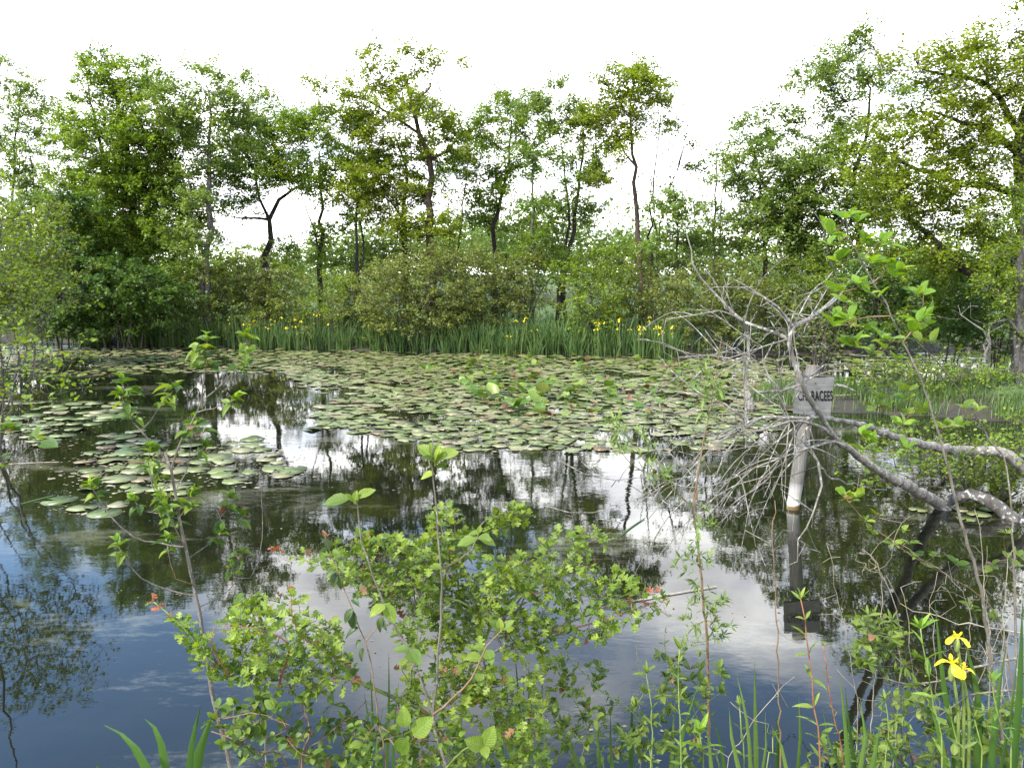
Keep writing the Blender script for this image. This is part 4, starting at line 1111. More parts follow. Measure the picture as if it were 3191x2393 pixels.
# ---------------------------------------------------------------- sign on a post
def P3(z, pts, Y):
    """traced points of one photo crop -> world points; a third entry shifts the distance"""
    return [at(*z(q[0], q[1]), Y + (q[2] if len(q) > 2 else 0)) for q in pts]
foot = on_water(*Z6(866, 1262))
SY = foot.y
sign = thing('sign_post', foot, 'weathered wooden sign lettered CHARACEES on a leaning pale post in the water', 'sign')
m, n, out = mat('weathered_post')
tcn = node(n, 'ShaderNodeTexCoord')
mpn = node(n, 'ShaderNodeMapping'); mpn.inputs['Scale'].default_value = (1, 1, .06); n.links.new(tcn.outputs['Object'], mpn.inputs[0])
ns = node(n, 'ShaderNodeTexNoise', Scale=60.0, Detail=6.0, Roughness=.7); n.links.new(mpn.outputs[0], ns.inputs['Vector'])
col = rampn(n, ns.outputs['Fac'], [(.3, (.05, .044, .035)), (.5, (.11, .101, .082)), (.7, (.18, .168, .14))])
sp = node(n, 'ShaderNodeSeparateXYZ'); n.links.new(tcn.outputs['Object'], sp.inputs[0])
wob = node(n, 'ShaderNodeTexNoise', Scale=14.0); n.links.new(tcn.outputs['Object'], wob.inputs['Vector'])
hz_ = node(n, 'ShaderNodeMath', operation='MULTIPLY_ADD'); n.links.new(wob.outputs['Fac'], hz_.inputs[0]); hz_.inputs[1].default_value = -.05; n.links.new(sp.outputs[2], hz_.inputs[2])
wet = rampn(n, hz_.outputs[0], [(.0, (.1, .062, .02)), (.012, (.19, .125, .04)), (.03, (.6, .57, .5)), (.13, (.5, .47, .4)), (.26, (1, 1, 1))])
# tide marks: brown algae at the water line, chalky white above it
mxw = node(n, 'ShaderNodeMix', data_type='RGBA', blend_type='MIX')
fac = rampn(n, hz_.outputs[0], [(.0, (1, 1, 1)), (.03, (1, 1, 1)), (.05, (.7, .7, .7)), (.24, (0, 0, 0))])
n.links.new(fac, mxw.inputs['Factor']); n.links.new(col, mxw.inputs['A']); n.links.new(wet, mxw.inputs['B'])
p = node(n, 'ShaderNodeBsdfPrincipled', Roughness=.85); n.links.new(mxw.outputs['Result'], p.inputs['Base Color'])
b = node(n, 'ShaderNodeBump', Strength=.5, Distance=.006); n.links.new(ns.outputs['Fac'], b.inputs['Height']); n.links.new(b.outputs[0], p.inputs['Normal'])
n.links.new(p.outputs[0], out.inputs['Surface'])
M['post'] = m
tb = Tubes()
ptop = at(*Z6(983, 440), SY + .12)
pl = [foot + (foot - ptop) * .25, foot, foot.lerp(ptop, .45) + Vector((.004, 0, 0)), ptop]
tb.add(smooth_line(pl, .12), [.062 + .003 * math.sin(i * 1.7) for i in range(len(smooth_line(pl, .12)))], 14, cap=False)
tb.build('post', M['post'], sign, foot)
tb = Tubes(); ax = (ptop - foot).normalized()
tb.add([ptop - ax * .004, ptop + ax * .004, ptop + ax * .0045], [.0635, .061, .0005], 14, cap=True)
M['endgrain'] = plain_mat('post_end_grain', (.1, .075, .045), (.2, .155, .1), 40, .9)
tb.build('post_top', M['endgrain'], sign, foot)
YB = SY - .06
cor = [at(*Z6(*q), YB + d) for q, d in (((893, 506), .1), ((1106, 508), .1), ((1082, 738), .02), ((874, 716), .02))]
me = bpy.data.meshes.new('board')
NS, NT = 12, 10
vv = []
for j in range(NT + 1):
    for i in range(NS + 1):
        u, v = i / NS, j / NT
        q = cor[0].lerp(cor[1], u).lerp(cor[3].lerp(cor[2], u), v)
        vv.append(q + Vector((0, .006 * math.sin(u * 3.1) + .002 * math.sin(v * 9 + u * 4), (.003 * math.sin(u * 9) if j in (0, NT) else 0))))
nv = len(vv); vv += [q + Vector((0, .028, 0)) for q in vv]
ff = []
for j in range(NT):
    for i in range(NS):
        a = j * (NS + 1) + i
        ff.append((a, a + NS + 1, a + NS + 2, a + 1)); ff.append((nv + a, nv + a + 1, nv + a + NS + 2, nv + a + NS + 1))
edge = [i for i in range(NS)]; W1 = NS + 1
for i in range(NS):
    ff.append((i, i + 1, nv + i + 1, nv + i)); a = NT * W1 + i; ff.append((a + 1, a, nv + a, nv + a + 1))
for j in range(NT):
    a = j * W1; ff.append((a + W1, a, nv + a, nv + a + W1)); a = j * W1 + NS; ff.append((a, a + W1, nv + a + W1, nv + a))
me.from_pydata([tuple(q - foot) for q in vv], [], ff); me.update()
m, n, out = mat('weathered_board')
tcn = node(n, 'ShaderNodeTexCoord')
mpn = node(n, 'ShaderNodeMapping'); mpn.inputs['Scale'].default_value = (.12, 1, 1); n.links.new(tcn.outputs['Object'], mpn.inputs[0])
ns = node(n, 'ShaderNodeTexNoise', Scale=55.0, Detail=8.0, Roughness=.7, Distortion=.4); n.links.new(mpn.outputs[0], ns.inputs['Vector'])
n2 = node(n, 'ShaderNodeTexNoise', Scale=9.0, Detail=3.0); n.links.new(tcn.outputs['Object'], n2.inputs['Vector'])
ad = node(n, 'ShaderNodeMath', operation='MULTIPLY_ADD'); n.links.new(n2.outputs['Fac'], ad.inputs[0]); ad.inputs[1].default_value = .5; n.links.new(ns.outputs['Fac'], ad.inputs[2])
col = rampn(n, ad.outputs[0], [(.5, (.04, .039, .034)), (.72, (.072, .071, .062)), (.95, (.12, .117, .104))])
p = node(n, 'ShaderNodeBsdfPrincipled', Roughness=.8); n.links.new(col, p.inputs['Base Color'])
b = node(n, 'ShaderNodeBump', Strength=.6, Distance=.004); n.links.new(ns.outputs['Fac'], b.inputs['Height']); n.links.new(b.outputs[0], p.inputs['Normal'])
n.links.new(p.outputs[0], out.inputs['Surface'])
mesh_obj('board', me, m, sign)
M['blackpaint'] = plain_mat('black_paint', (.003, .003, .003), (.01, .01, .01), 30, .9, 0.0, .05)
M['darkwood'] = plain_mat('dark_wood_edge', (.03, .026, .02), (.07, .06, .045), 30, .9)
tb = Tubes(); e0, e1 = cor[0] + Vector((0, .012, .006)), cor[1] + Vector((.004, .012, .006))
tb.add([e0, e0.lerp(e1, .5), e1], [.011, .012, .011], 6); tb.build('top_strip', M['darkwood'], sign, foot)
cu = bpy.data.curves.new('lettering', 'FONT'); cu.body = 'CHARACEES'; cu.size = .13; cu.extrude = .0012; cu.offset = .0012; cu.space_character = 1.06
to = bpy.data.objects.new('lettering', cu); C.objects.link(to); cu.materials.append(M['blackpaint'])
bpy.context.view_layer.update()
lm = bpy.data.meshes.new_from_object(to); bpy.data.objects.remove(to)
to = mesh_obj('lettering', lm, M['blackpaint'])
bpy.context.view_layer.update()
wdt, hgt = to.dimensions.x, to.dimensions.y
l0, l1 = at(*Z6(896, 642), YB + .0536), at(*Z6(1096, 641), YB + .0536)
up_ = at(*Z6(893, 583), YB + .074)
to.parent = sign
to.location = l0 - foot + Vector((0, -.004, .002))
tilt = math.atan2((cor[0].y - cor[3].y), (cor[0].z - cor[3].z))
to.rotation_euler = (math.pi / 2 - tilt, 0, math.atan2(l1.y - l0.y, l1.x - l0.x))
to.scale = ((l1 - l0).length / wdt, (up_ - l0).length / hgt * .98, 1)
# two nails holding the board
for q in ((995, 540), (975, 690)):
    c_ = at(*Z6(*q), YB + .1 - .08 * (q[1] - 508) / 228 + .006); tb = Tubes(); tb.add([c_ + Vector((0, .0, 0)), c_ + Vector((0, -.012, 0))], [.006, .006], 8); tb.build('nail', M['darkwood'], sign, foot)

# short stake standing in the pads left of the sign
f2 = on_water(*Z6(622, 690))
stake = thing('stake', f2, 'short pale broken stake standing among pads left of the sign', 'stake')
tb = Tubes(); tb.add([f2 + Vector((.03, 0, -.3)), f2 + Vector((0, 0, 0)), f2 + Vector((-.02, 0, .15)), f2 + Vector((-.06, .01, .3))], [.075, .073, .07, .05], 9)
tb.build('shaft', M['dead'], stake, f2)
tb = Tubes(); tb.add([f2 + Vector((-.06, .01, .29)), f2 + Vector((-.085, .02, .36)), f2 + Vector((-.08, .02, .40))], [.035, .018, .006], 6); tb.build('splinter', M['dead'], stake, f2)

# ---------------------------------------------------------------- dead fallen tree over the water
class Skel:
    def __init__(s): s.N, s.P, s.R, s.lines = [], [], [], []
    def line(s, pts, ra, rb, step, rng=None, join=True, wob=0.0, sides=7, tap=1.0):
        pts = [np.array(q) for q in pts]
        par = -1
        if join and s.N:
            d = np.linalg.norm(np.array(s.N) - pts[0], axis=1); par = int(np.argmin(d))
            pts[0] = s.N[par].copy(); ra = min(ra, s.R[par])
        ln = smooth_line(pts, step); first = len(s.N)
        for i, q in enumerate(ln):
            t = i / max(1, len(ln) - 1)
            q = np.array(q)
            if rng is not None and i: q = q + rng.normal(0, wob, 3)
            s.N.append(q); s.P.append(par if i == 0 else len(s.N) - 2); s.R.append(ra + (rb - ra) * t ** tap)
        s.lines.append((first, len(s.N), sides))
        return ln
    def parts(s, k): a, b, sd = s.lines[k]; return s.N[a:b], s.R[a:b], sd
rng = np.random.default_rng(404)
DY = 6.75
dbase = on_water(*Z6(2140, 1345))
dead = thing('dead_tree', (dbase.x, dbase.y, 0), 'fallen leafless grey tree with lichened branches arching over the water', 'dead tree')
sk = Skel()
def dy_at(x6):
    t = min(max((x6 - 850) / 850, 0.0), 1.0)
    return 4.25 + 3.0 * t ** 1.9
def Pd(z, pts, dy):
    out_ = []
    for q in pts:
        px, py = z(q[0], q[1])
        out_.append(at(px, py, dy_at((px - 2000) / .5426) + dy + (q[2] * .6 if len(q) > 2 and (px - 2000) / .5426 < 1600 else 0)))
    return out_
def dl(z, pts, ra, rb, dy=0.0, join=True, name='limb', mt='dead', step=.09, wob=.006):
    rb = max(rb, .004)
    W_ = P3(z, pts, DY + dy) if mt == 'log' else Pd(z, pts, dy)
    if mt != 'log': ra, rb = ra * W_[0].y / 6.9, rb * W_[-1].y / 6.9
    sk.line(W_, ra, rb, step, rng, join, wob, 8 if ra > .03 else 6, tap=.6 if mt == 'dead' else 1.0)
    a, b_, sd = sk.lines[-1]
    tb = Tubes(); tb.add(sk.N[a:b_], sk.R[a:b_], sd); tb.build(name, M[mt], dead, dead.location)
dl(Z6, [(2330, 1450, .0), (2195, 1365, .1), (2100, 1300, .2), (1990, 1215, .3), (1890, 1180, .4), (1800, 1200, .45), (1740, 1240, .5), (1690, 1310, .5)], .085, .042, 0, False, 'trunk', 'log')
dl(Z6, [(2320, 1160, .5), (2195, 1040, .4), (2100, 955, .3), (2030, 930, .25), (1850, 930, .2), (1600, 890, .1), (1450, 850, 0), (1300, 790, 0), (1150, 755, 0), (950, 738, 0), (700, 742, .05), (600, 765, .1), (540, 820, .1), (450, 858, .15), (370, 870, .2)], .062, .012, 0, False, 'trunk', 'dead')
dl(Z6, [(1760, 1300, .55), (1700, 1235, .5), (1560, 1150, .35), (1400, 1070, .25), (1240, 960, .1), (1100, 840, .0), (1000, 690, -.05), (920, 540, -.1), (862, 380, -.1), (845, 280, -.1), (872, 208, -.1), (950, 172, 0), (1030, 130, .1), (1112, 55, .15)], .062, .014, 0, False, 'trunk', 'dead')
dl(Z6, [(1100, 842), (980, 772, -.1), (860, 765, -.15), (700, 800, -.2), (560, 850, -.2), (470, 960, -.25), (420, 1080, -.3)], .024, .006)
dl(Z6, [(950, 740), (955, 910, -.08), (1010, 1000, -.15), (1030, 1130, -.2), (985, 1290, -.25), (905, 1440, -.3), (895, 1560, -.3)], .019, .004)
dl(Z6, [(1110, 900, .0), (950, 920, -.1), (800, 968, -.15), (650, 1022, -.2), (560, 1072, -.2), (400, 1130, -.25), (250, 1140, -.3)], .018, .004)
dl(Z6, [(958, 918, -.1), (1020, 1020, -.15), (1160, 1112, -.1), (1350, 1150, 0), (1500, 1140, .1)], .011, .004)
dl(Z6, [(740, 985, -.15), (680, 1080, -.2), (620, 1240, -.25), (600, 1380, -.28)], .009, .003)
dl(Z6, [(780, 972, -.15), (720, 1100, -.2), (560, 1210, -.25), (470, 1270, -.25)], .008, .003)
dl(Z6, [(940, 1400, -.28), (1000, 1480, -.3), (1028, 1520, -.3)], .006, .003)
dl(Z6, [(1000, 560, -.1), (860, 560, -.1)], .002, .002)
dl(Z6, [(600, 742, .05), (480, 660, .1), (350, 600, .15), (230, 585, .2), (100, 640, .25), (0, 700, .3)], .012, .003)
dl(Z6, [(845, 300, -.1), (730, 250, -.05), (600, 190, 0), (520, 140, .05), (400, 20, .1), (345, -60, .1), (300, -160, .1), (285, -230, .1), (262, -310, .1)], .022, .005)
dl(Z6, [(870, 205, -.1), (780, 110, -.2), (700, 50, -.2), (600, -20, -.25), (520, -50, -.25)], .017, .004)
dl(Z6, [(560, 160, .0), (440, 130, -.1), (300, 150, -.2), (150, 182, -.2), (112, 280, -.2), (130, 360, -.2), (200, 400, -.2)], .009, .003)
dl(Z6, [(592, 188, 0), (600, 260, .1), (622, 380, .1), (590, 530, .1), (670, 592, .05), (800, 578, -.05), (922, 552, -.1)], .016, .014)
dl(Z6, [(590, 380, .1), (480, 430, .2), (350, 470, .2), (240, 560, .25)], .011, .003)
dl(Z6, [(612, 300, .1), (540, 330, 0), (420, 390, -.1), (200, 400, -.1)], .008, .003)
dl(Z6, [(830, 310, -.1), (700, 330, -.2), (500, 390, -.25), (300, 360, -.25), (140, 330, -.3)], .008, .003)
dl(Z6, [(820, 580, .0), (700, 420, .1), (760, 300, .15)], .012, .005)
dl(Z6, [(960, 480, -.05), (1040, 445, -.1), (1140, 435, -.1), (1200, 470, -.1)], .008, .003)
dl(Z6, [(870, 230, -.1), (940, 330, 0), (1060, 340, .1)], .007, .003)
dl(Z6, [(520, 145, 0), (470, 40, -.1), (400, -60, -.15), (380, -110, -.15)], .01, .003)
dl(Z6, [(700, 60, -.2), (560, -10, -.3), (420, 0, -.3)], .007, .003)
dl(Z5, [(2050, 605, -.2), (1850, 600, -.3), (1650, 592, -.35), (1400, 700, -.4), (1250, 800, -.4), (1195, 900, -.4), (1185, 985, -.4)], .006, .003)
dl(Z5, [(2180, 890, -.2), (2050, 980, -.3), (1850, 1000, -.35), (1650, 960, -.4), (1500, 880, -.4)], .006, .003)
dl(Z5, [(2190, 985, -.2), (2100, 1050, -.3), (1850, 1165, -.4), (1550, 1200, -.45), (1410, 1145, -.45)], .007, .003)
dl(Z3, [(900, 1470, -.1), (970, 1400, -.1), (1060, 1300, 0), (1100, 1260, 0)], .007, .003)
dl(Z3, [(1000, 1480, 0), (1110, 1400, .1), (1190, 1290, .15), (1240, 1235, .15)], .013, .004)
dl(Z3, [(1150, 1340, .12), (1100, 1250, .1), (1062, 1100, .05), (1055, 1040, .05), (980, 945, 0)], .01, .004)
# fine twigs
def poly_targets(z, poly, Y, n_, rng, ysp=.35):
    pp = [z(*q) for q in poly]
    xs, ys = [q[0] for q in pp], [q[1] for q in pp]
    out_ = []
    while len(out_) < n_:
        x_, y_ = rng.uniform(min(xs), max(xs)), rng.uniform(min(ys), max(ys))
        if inside(np.array([x_]), np.array([y_]), pp)[0]: out_.append(np.array(at(x_, y_, Y + rng.uniform(-ysp, ysp))))
    return np.array(out_)
T = np.concatenate([
    poly_targets(Z6, [(150, 620), (250, 480), (450, 350), (480, 220), (600, 60), (800, 0), (1050, 40), (1100, 300), (900, 450), (600, 700), (300, 760)], 4.3, 42, rng),
    poly_targets(Z6, [(150, 800), (700, 780), (1000, 900), (1050, 1150), (1000, 1400), (900, 1659), (600, 1600), (420, 1350), (100, 1300), (0, 1150), (40, 950)], 4.25, 75, rng),
    poly_targets(Z5, [(1650, 850), (2200, 700), (2200, 1200), (1900, 1200), (1700, 1050)], 4.2, 34, rng),
    poly_targets(Z3, [(330, 1250), (600, 1250), (800, 1380), (700, 1500), (450, 1500)], 4.3, 12, rng)])
# long whippy twigs that arch out to the left and droop
NA = np.array(sk.N); pxs, pys = proj(NA[:, 0], NA[:, 1], NA[:, 2])
x6, y6 = (pxs - 2000) / .5426, (pys - 900) / .5426
cand = np.where((x6 > 150) & (x6 < 1000) & (y6 > 150) & (y6 < 1250) & (np.array(sk.R) > .0034))[0]
tw2 = Tubes()
for k in range(75):
    i_ = int(rng.choice(cand)); a = NA[i_]
    low_ = y6[i_] > 650
    d = np.array([rng.normal(-.75 if low_ else -.35, .5), rng.normal(-.15, .3), rng.normal(.1 if low_ else .35, .5)]); d /= np.linalg.norm(d)
    L_ = rng.uniform(.25, .85) if low_ else rng.uniform(.15, .45)
    n_ = 11; pts = [a]; droop = rng.uniform(.3, 2.0) if low_ else rng.uniform(-.4, 1.0); side = rng.normal(0, .35, 3)
    for j_ in range(n_):
        d = d + np.array([0, 0, -droop / n_]) + side / n_ + rng.normal(0, .045, 3); d /= np.linalg.norm(d)
        q = pts[-1] + d * L_ / n_
        if q[2] < .02: break
        pts.append(q)
        if j_ in (4, 6, 8) and rng.uniform() < .6:
            e = d + rng.normal(0, .6, 3); e /= np.linalg.norm(e); f_ = e + [0, 0, -.3]
            tw2.add([q, q + e * L_ * .12, q + (e + f_) * L_ * .14], [.0021, .0018, .0013], 4)
    if len(pts) > 3: tw2.add(pts, np.linspace(min(.0042, sk.R[i_]), .0016, len(pts)), 5)
o = tw2.build('twigs', M['dead'], dead, dead.location); o['kind'] = 'stuff'
N, par, tips = grow(sk.N, sk.P, T, .09, rng, up=-.25, arch=.06, jit=.2)
kids, cnt, r = wood(N, par, len(sk.N), .0023, .36, rmax=.009)
tw = Tubes()
for i in range(len(sk.N), len(N)):
    if par[i] < len(sk.N): sub_tubes(tw, N, kids, cnt, r, i, N[par[i]], .006, 5, len(sk.N))
o = tw.build('twigs', M['dead'], dead, dead.location); o['kind'] = 'stuff'

# shrubs of the right bank and spit
shrub('bank_shrub', 'light green low shrub leaning over the lichened log at right', 7.7,
      [(1945, 962, 60, 16), (2040, 985, 80, 34), (2150, 1010, 70, 46), (1905, 1020, 34, 12), (2190, 960, 44, 30), (2290, 1000, 60, 50)], 'fresh', 301, n_stem=6, dens=22, n_leaf=15, size=.042, spread=(.075, .075, .05), gap=.085,
      base_px=2290, group='shrubs of the right bank', tip_r=.0025, seg=.12, r0=.014)
shrub('bank_shrub', 'small-leaved green shrub growing on the muddy spit', 13.4,
      [(1955, 852, 54, 24), (2040, 828, 56, 34), (2100, 845, 44, 34), (1905, 800, 24, 14), (2150, 860, 50, 34), (1880, 860, 34, 20), (2200, 840, 40, 40)], 'fresh', 302, n_stem=9, dens=26, n_leaf=26, size=.055, spread=(.12, .12, .09), gap=.13,
      base_px=2040, group='shrubs of the right bank', tip_r=.0035, seg=.18, r0=.02)
shrub('willow_shrub', 'thin upright half-dead willow stems right behind the sign', 14.6,
      [(1765, 700, 26, 36), (1790, 650, 24, 30), (1760, 740, 30, 30)], 'willow', 303, n_stem=9, dens=14, n_leaf=16, size=.06, spread=(.12, .12, .09), gap=.15,
      base_px=1775, group='shrubs of the right bank', bare=.35, tip_r=.004, seg=.18, r0=.022)
shrub('bank_shrub', 'airy pale-leaved shrub overhanging from the left edge, close by', 4.6,
      [(8, 790, 44, 34), (30, 845, 44, 22), (-60, 800, 60, 70), (10, 740, 26, 12)], 'fresh', 304, n_stem=2, tops=(.9, 1.0), dens=22, n_leaf=7, size=.036, spread=(.06, .06, .05), gap=.085,
      base_px=-120, group='shrubs of the near left bank', tip_r=.0018, seg=.1, r0=.01)
shrub('bank_shrub', 'yellow-green left bank shrub reaching over the water with pale twigs', 9.5,
      [(15, 480, 50, 50), (40, 560, 50, 40), (70, 610, 56, 20), (105, 640, 44, 14), (10, 640, 44, 40), (-80, 560, 90, 130), (25, 700, 44, 16), (60, 520, 40, 24)], 'fresh', 305, n_stem=6, dens=15, n_leaf=24, size=.05, spread=(.11, .11, .08), gap=.15,
      base_px=-120, group='shrubs of the left bank', bare=.05, tip_r=.003, bark='barkgrey', r0=.02, seg=.16)
xy = np.stack([rng.uniform(4, 10.5, 26000), rng.uniform(11.5, 15.6, 26000)], 1)
sdv = pond_sd(xy[:, 0], xy[:, 1]); keep = (sdv > .015) & (np.sin(xy[:, 0] * 5 + xy[:, 1] * 3) + np.sin(xy[:, 0] * 2.1 - xy[:, 1] * 4.4) > rng.normal(-.2, .7, len(xy)))
grass_field('grass', xy[keep], .27, .005, rng, 'grass', 'short grass tufts on the muddy spit')
# driftwood on the spit
for k, (z, pts, ra, lab) in enumerate([(Z6, [(1110, 552), (1160, 560), (1230, 590)], .03, 'pale driftwood stick lying across the muddy spit'),
                                   (Z6, [(1100, 700), (1200, 690), (1290, 672)], .026, 'grey driftwood branch at the spit edge under the grass'),
                                   (Z6, [(1250, 630), (1380, 615), (1520, 572)], .018, 'thin pale stick slanting up from the spit'),
                                   (Z6, [(1800, 745), (1920, 770), (2060, 760)], .035, 'dark rotten log on the right half of the spit')]):
    ps = [at(*z(*q), 13.2 + .3 * k) for q in pts]
    ps = [Vector((q.x, q.y, max(q.z, gz1(q.x, q.y) + .015))) for q in ps]
    c_ = ps[1]; o_ = Tubes(); o_.add(smooth_line(ps, .1), np.linspace(ra, ra * .5, len(smooth_line(ps, .1))), 7)
    d_ = o_.build('driftwood', M['log' if k == 3 else 'dead']); tag(d_, lab, 'driftwood')

# ---------------------------------------------------------------- near plants: leaf shapes
def strip_leaf(outline, fold=.25, curl=.2, wave=0.0, twist=0.0):
    V, F = [], []
    n_ = len(outline)
    for i, (x_, y_) in enumerate(outline):
        t = i / (n_ - 1)
        zc = -curl * t * t
        wz = wave * math.sin(i * 2.2)
        V += [(-x_, y_, zc + fold * x_ + wz + twist * x_ * t), (0, t, zc), (x_, y_, zc + fold * x_ - wz - twist * x_ * t)]
    for i in range(n_ - 1):
        q = 3 * i
        F += [(q, q + 1, q + 4), (q, q + 4, q + 3), (q + 1, q + 2, q + 5), (q + 1, q + 5, q + 4)]
    return np.array(V), np.array(F)
HAW = [(.012, 0), (.02, .14), (.05, .26), (.26, .34), (.36, .47), (.30, .53), (.13, .50), (.16, .60), (.33, .70), (.34, .82), (.16, .76), (.19, .94), (.02, 1.0)]
OVAL = [(.015, 0), (.16, .12), (.27, .34), (.27, .58), (.16, .82), (.0, 1.0)]
ROUND = [(.02, 0), (.24, .12), (.36, .36), (.33, .62), (.18, .86), (.0, 1.0)]
LANC = [(.012, 0), (.08, .14), (.13, .36), (.115, .6), (.06, .84), (.0, 1.0)]
SHAPES = {'haw': [strip_leaf(HAW, .3, .25), strip_leaf(HAW, .15, .1, .02), strip_leaf(HAW, .45, .35, 0, .2)],
          'oval': [strip_leaf(OVAL, .3, .25), strip_leaf(OVAL, .5, .1), strip_leaf(OVAL, .25, .5, .01, .3)],
          'curl': [strip_leaf(OVAL, .9, .9, .02, .5), strip_leaf(OVAL, .8, .5), strip_leaf(ROUND, .9, .7, .03, -.5)],
          'round': [strip_leaf(ROUND, .25, .2), strip_leaf(ROUND, .4, .3, .015), strip_leaf(ROUND, .15, .35, 0, .3)],
          'lanc': [strip_leaf(LANC, .4, .2), strip_leaf(LANC, .3, .45), strip_leaf(LANC, .5, .1, 0, .4)]}
_leaf_me = {}
def leaf_me(shape, k, mk):
    if (shape, k, mk) not in _leaf_me:
        V_, F_ = SHAPES[shape][k]
        me_ = np_mesh('leaf', V_, F_, smooth=False); me_.materials.append(M[mk]); _leaf_me[(shape, k, mk)] = me_
    return _leaf_me[(shape, k, mk)]
class Plant:
    def __init__(s, name, label, cat, base, group=None, seed=1):
        s.base = Vector(base); s.root = thing(name, s.base, label, cat, group); s.rng = np.random.default_rng(seed); s.sk = Skel(); s.L = []
    def stem(s, z, pts, Y, ra, rb, mt, join=True, name='stem', ground=False, wob=.0015, step=.035, keep=True):
        W = P3(z, pts, Y)
        if ground: W = [Vector((W[0].x * .97, W[0].y * .97, gz1(W[0].x, W[0].y) - .03))] + W
        if not keep: join = False
        s.sk.line(W, ra, rb, step, s.rng, join, wob, 7)
        a, b_, sd = s.sk.lines[-1]
        tb = Tubes(); tb.add(s.sk.N[a:b_], s.sk.R[a:b_], sd); tb.build(name, M[mt], s.root, s.base)
        return s.sk.N[a:b_]
    def leaf(s, pos, d, size, shape, mk, up=None):
        d = Vector(d).normalized()
        u = Vector((0, 0, 1)) if up is None else Vector(up)
        u = u + Vector(s.rng.normal(0, .38, 3))
        s.L.append((Vector(pos), d, u, size, shape, int(s.rng.integers(3)), mk))
    def tuft(s, pos, axis, n_, size, shape, mk, open_=.9, young=None):
        ax = Vector(axis).normalized(); e1 = ax.orthogonal().normalized(); e2 = ax.cross(e1); a0 = s.rng.uniform(0, 6.28)
        for i in range(n_):
            a = a0 + i * 2.4 + s.rng.normal(0, .25); op = open_ * s.rng.uniform(.65, 1.25)
            d = ax * math.cos(op) + (e1 * math.cos(a) + e2 * math.sin(a)) * math.sin(op)
            sz = size * s.rng.uniform(.6, 1.2)
            s.leaf(Vector(pos) + d * size * .08, d, sz, shape, mk)
    def along(s, line, spacing, size, shape, mk, t0=.15, n_at=1, ang=.95):
        acc = 0; side = s.rng.uniform(0, 6.28)
        tot = len(line)
        for i in range(1, tot):
            p0, p1 = Vector(line[i - 1]), Vector(line[i]); acc += (p1 - p0).length
            if i / tot < t0: acc = min(acc, spacing); continue
            if acc >= spacing:
                acc = 0; side += 2.4 if n_at == 1 else math.pi / 2
                t = (p1 - p0).normalized(); e1 = t.orthogonal().normalized(); e2 = t.cross(e1)
                for k in range(n_at):
                    a = side + k * 2 * math.pi / max(1, n_at) + s.rng.normal(0, .2)
                    an = ang * s.rng.uniform(.75, 1.2)
                    d = t * math.cos(an) + (e1 * math.cos(a) + e2 * math.sin(a)) * math.sin(an)
                    s.leaf(p1, d, size * s.rng.uniform(.65, 1.2) * (1 - .3 * (i / tot) ** 3), shape, mk)
    def grow_twigs(s, T, mt, tip_r=.0009, seg=.035, up=.3, arch=.05, jit=.12, rmax=.004, name='twigs'):
        N, par, tips = grow(s.sk.N, s.sk.P, T, seg, s.rng, up, arch, jit)
        n0 = len(s.sk.N)
        kids, cnt, r = wood(N, par, n0, tip_r, .42, rmax)
        tw = Tubes()
        for i in range(n0, len(N)):
            if par[i] < n0: sub_tubes(tw, N, kids, cnt, r, i, N[par[i]], s.sk.R[par[i]], 5, n0)
        o = tw.build(name, M[mt], s.root, s.base)
        if o: o['kind'] = 'stuff'
        return N, par, tips, n0
    def finish(s, limit=300):
        s.L.sort(key=lambda q: -q[3] / max(.5, q[0].y))
        rest = []
        for i, (pos, d, u, sz, sh, k, mk) in enumerate(s.L):
            nrm = u - d * u.dot(d)
            if nrm.length < 1e-4: nrm = d.orthogonal()
            nrm.normalize(); x_ = d.cross(nrm)
            R = Matrix((x_, d, nrm)).transposed()
            if s.rng.uniform() < .02 and mk not in ('wilt', 'redtip'): mk = 'brown'
            if i < limit:
                o = mesh_obj('leaf', leaf_me(sh, k, mk), None, s.root)
                o.matrix_basis = Matrix.Translation(pos - s.base) @ R.to_4x4() @ Matrix.Scale(sz, 4)
            else: rest.append((pos - s.base, R, sz, sh, k, mk))
        by = {}
        for q in rest: by.setdefault(q[5], []).append(q)
        for mk, qs in by.items():
            Vs, Fs, Ts, off = [], [], [], 0
            for (pos, R, sz, sh, k, _) in qs:
                V_, F_ = SHAPES[sh][k]
                Vs.append(V_ @ (np.array(R).T * sz) + np.array(pos)); Fs.append(F_ + off); off += len(V_)
                Ts.append(np.full(len(F_), s.rng.uniform(0, 1)))
            o = mesh_obj('foliage', np_mesh('foliage', np.concatenate(Vs), np.concatenate(Fs), np.concatenate(Ts)), M.get(mk + '_s', M[mk]), s.root); o['kind'] = 'stuff'
def gbase(px, py, Y):
    q = at(px, py, Y); return Vector((q.x, q.y, gz1(q.x, q.y)))

# ---------------------------------------------------------------- hawthorn bush, bottom centre
HY = 2.05
hw = Plant('hawthorn_bush', 'hawthorn bush with lobed fresh green leaves, bottom centre foreground', 'shrub', gbase(*Z7(1720, 1330), HY), 'near bank plants', 501)
hw.stem(Z7, [(1725, 1400), (1720, 1330), (1640, 1075), (1480, 990, -.05), (1250, 895, -.1), (1080, 865, -.15), (900, 920, -.15), (760, 915, -.15), (660, 880, -.15), (560, 795, -.15), (490, 720, -.15), (420, 630, -.15), (330, 550, -.15), (280, 515, -.15)], HY, .012, .0015, 'stemgreen', ground=True)
hw.stem(Z7, [(1800, 1400), (1790, 1150, .1), (1850, 800, .15), (1935, 640, .15), (1850, 540, .1), (1720, 490, .1), (1560, 455, .08), (1350, 450, .05), (1200, 395, .05), (1090, 330, .05), (980, 290, .05), (880, 265, .05)], HY, .010, .0012, 'stemgreen', False, ground=True)
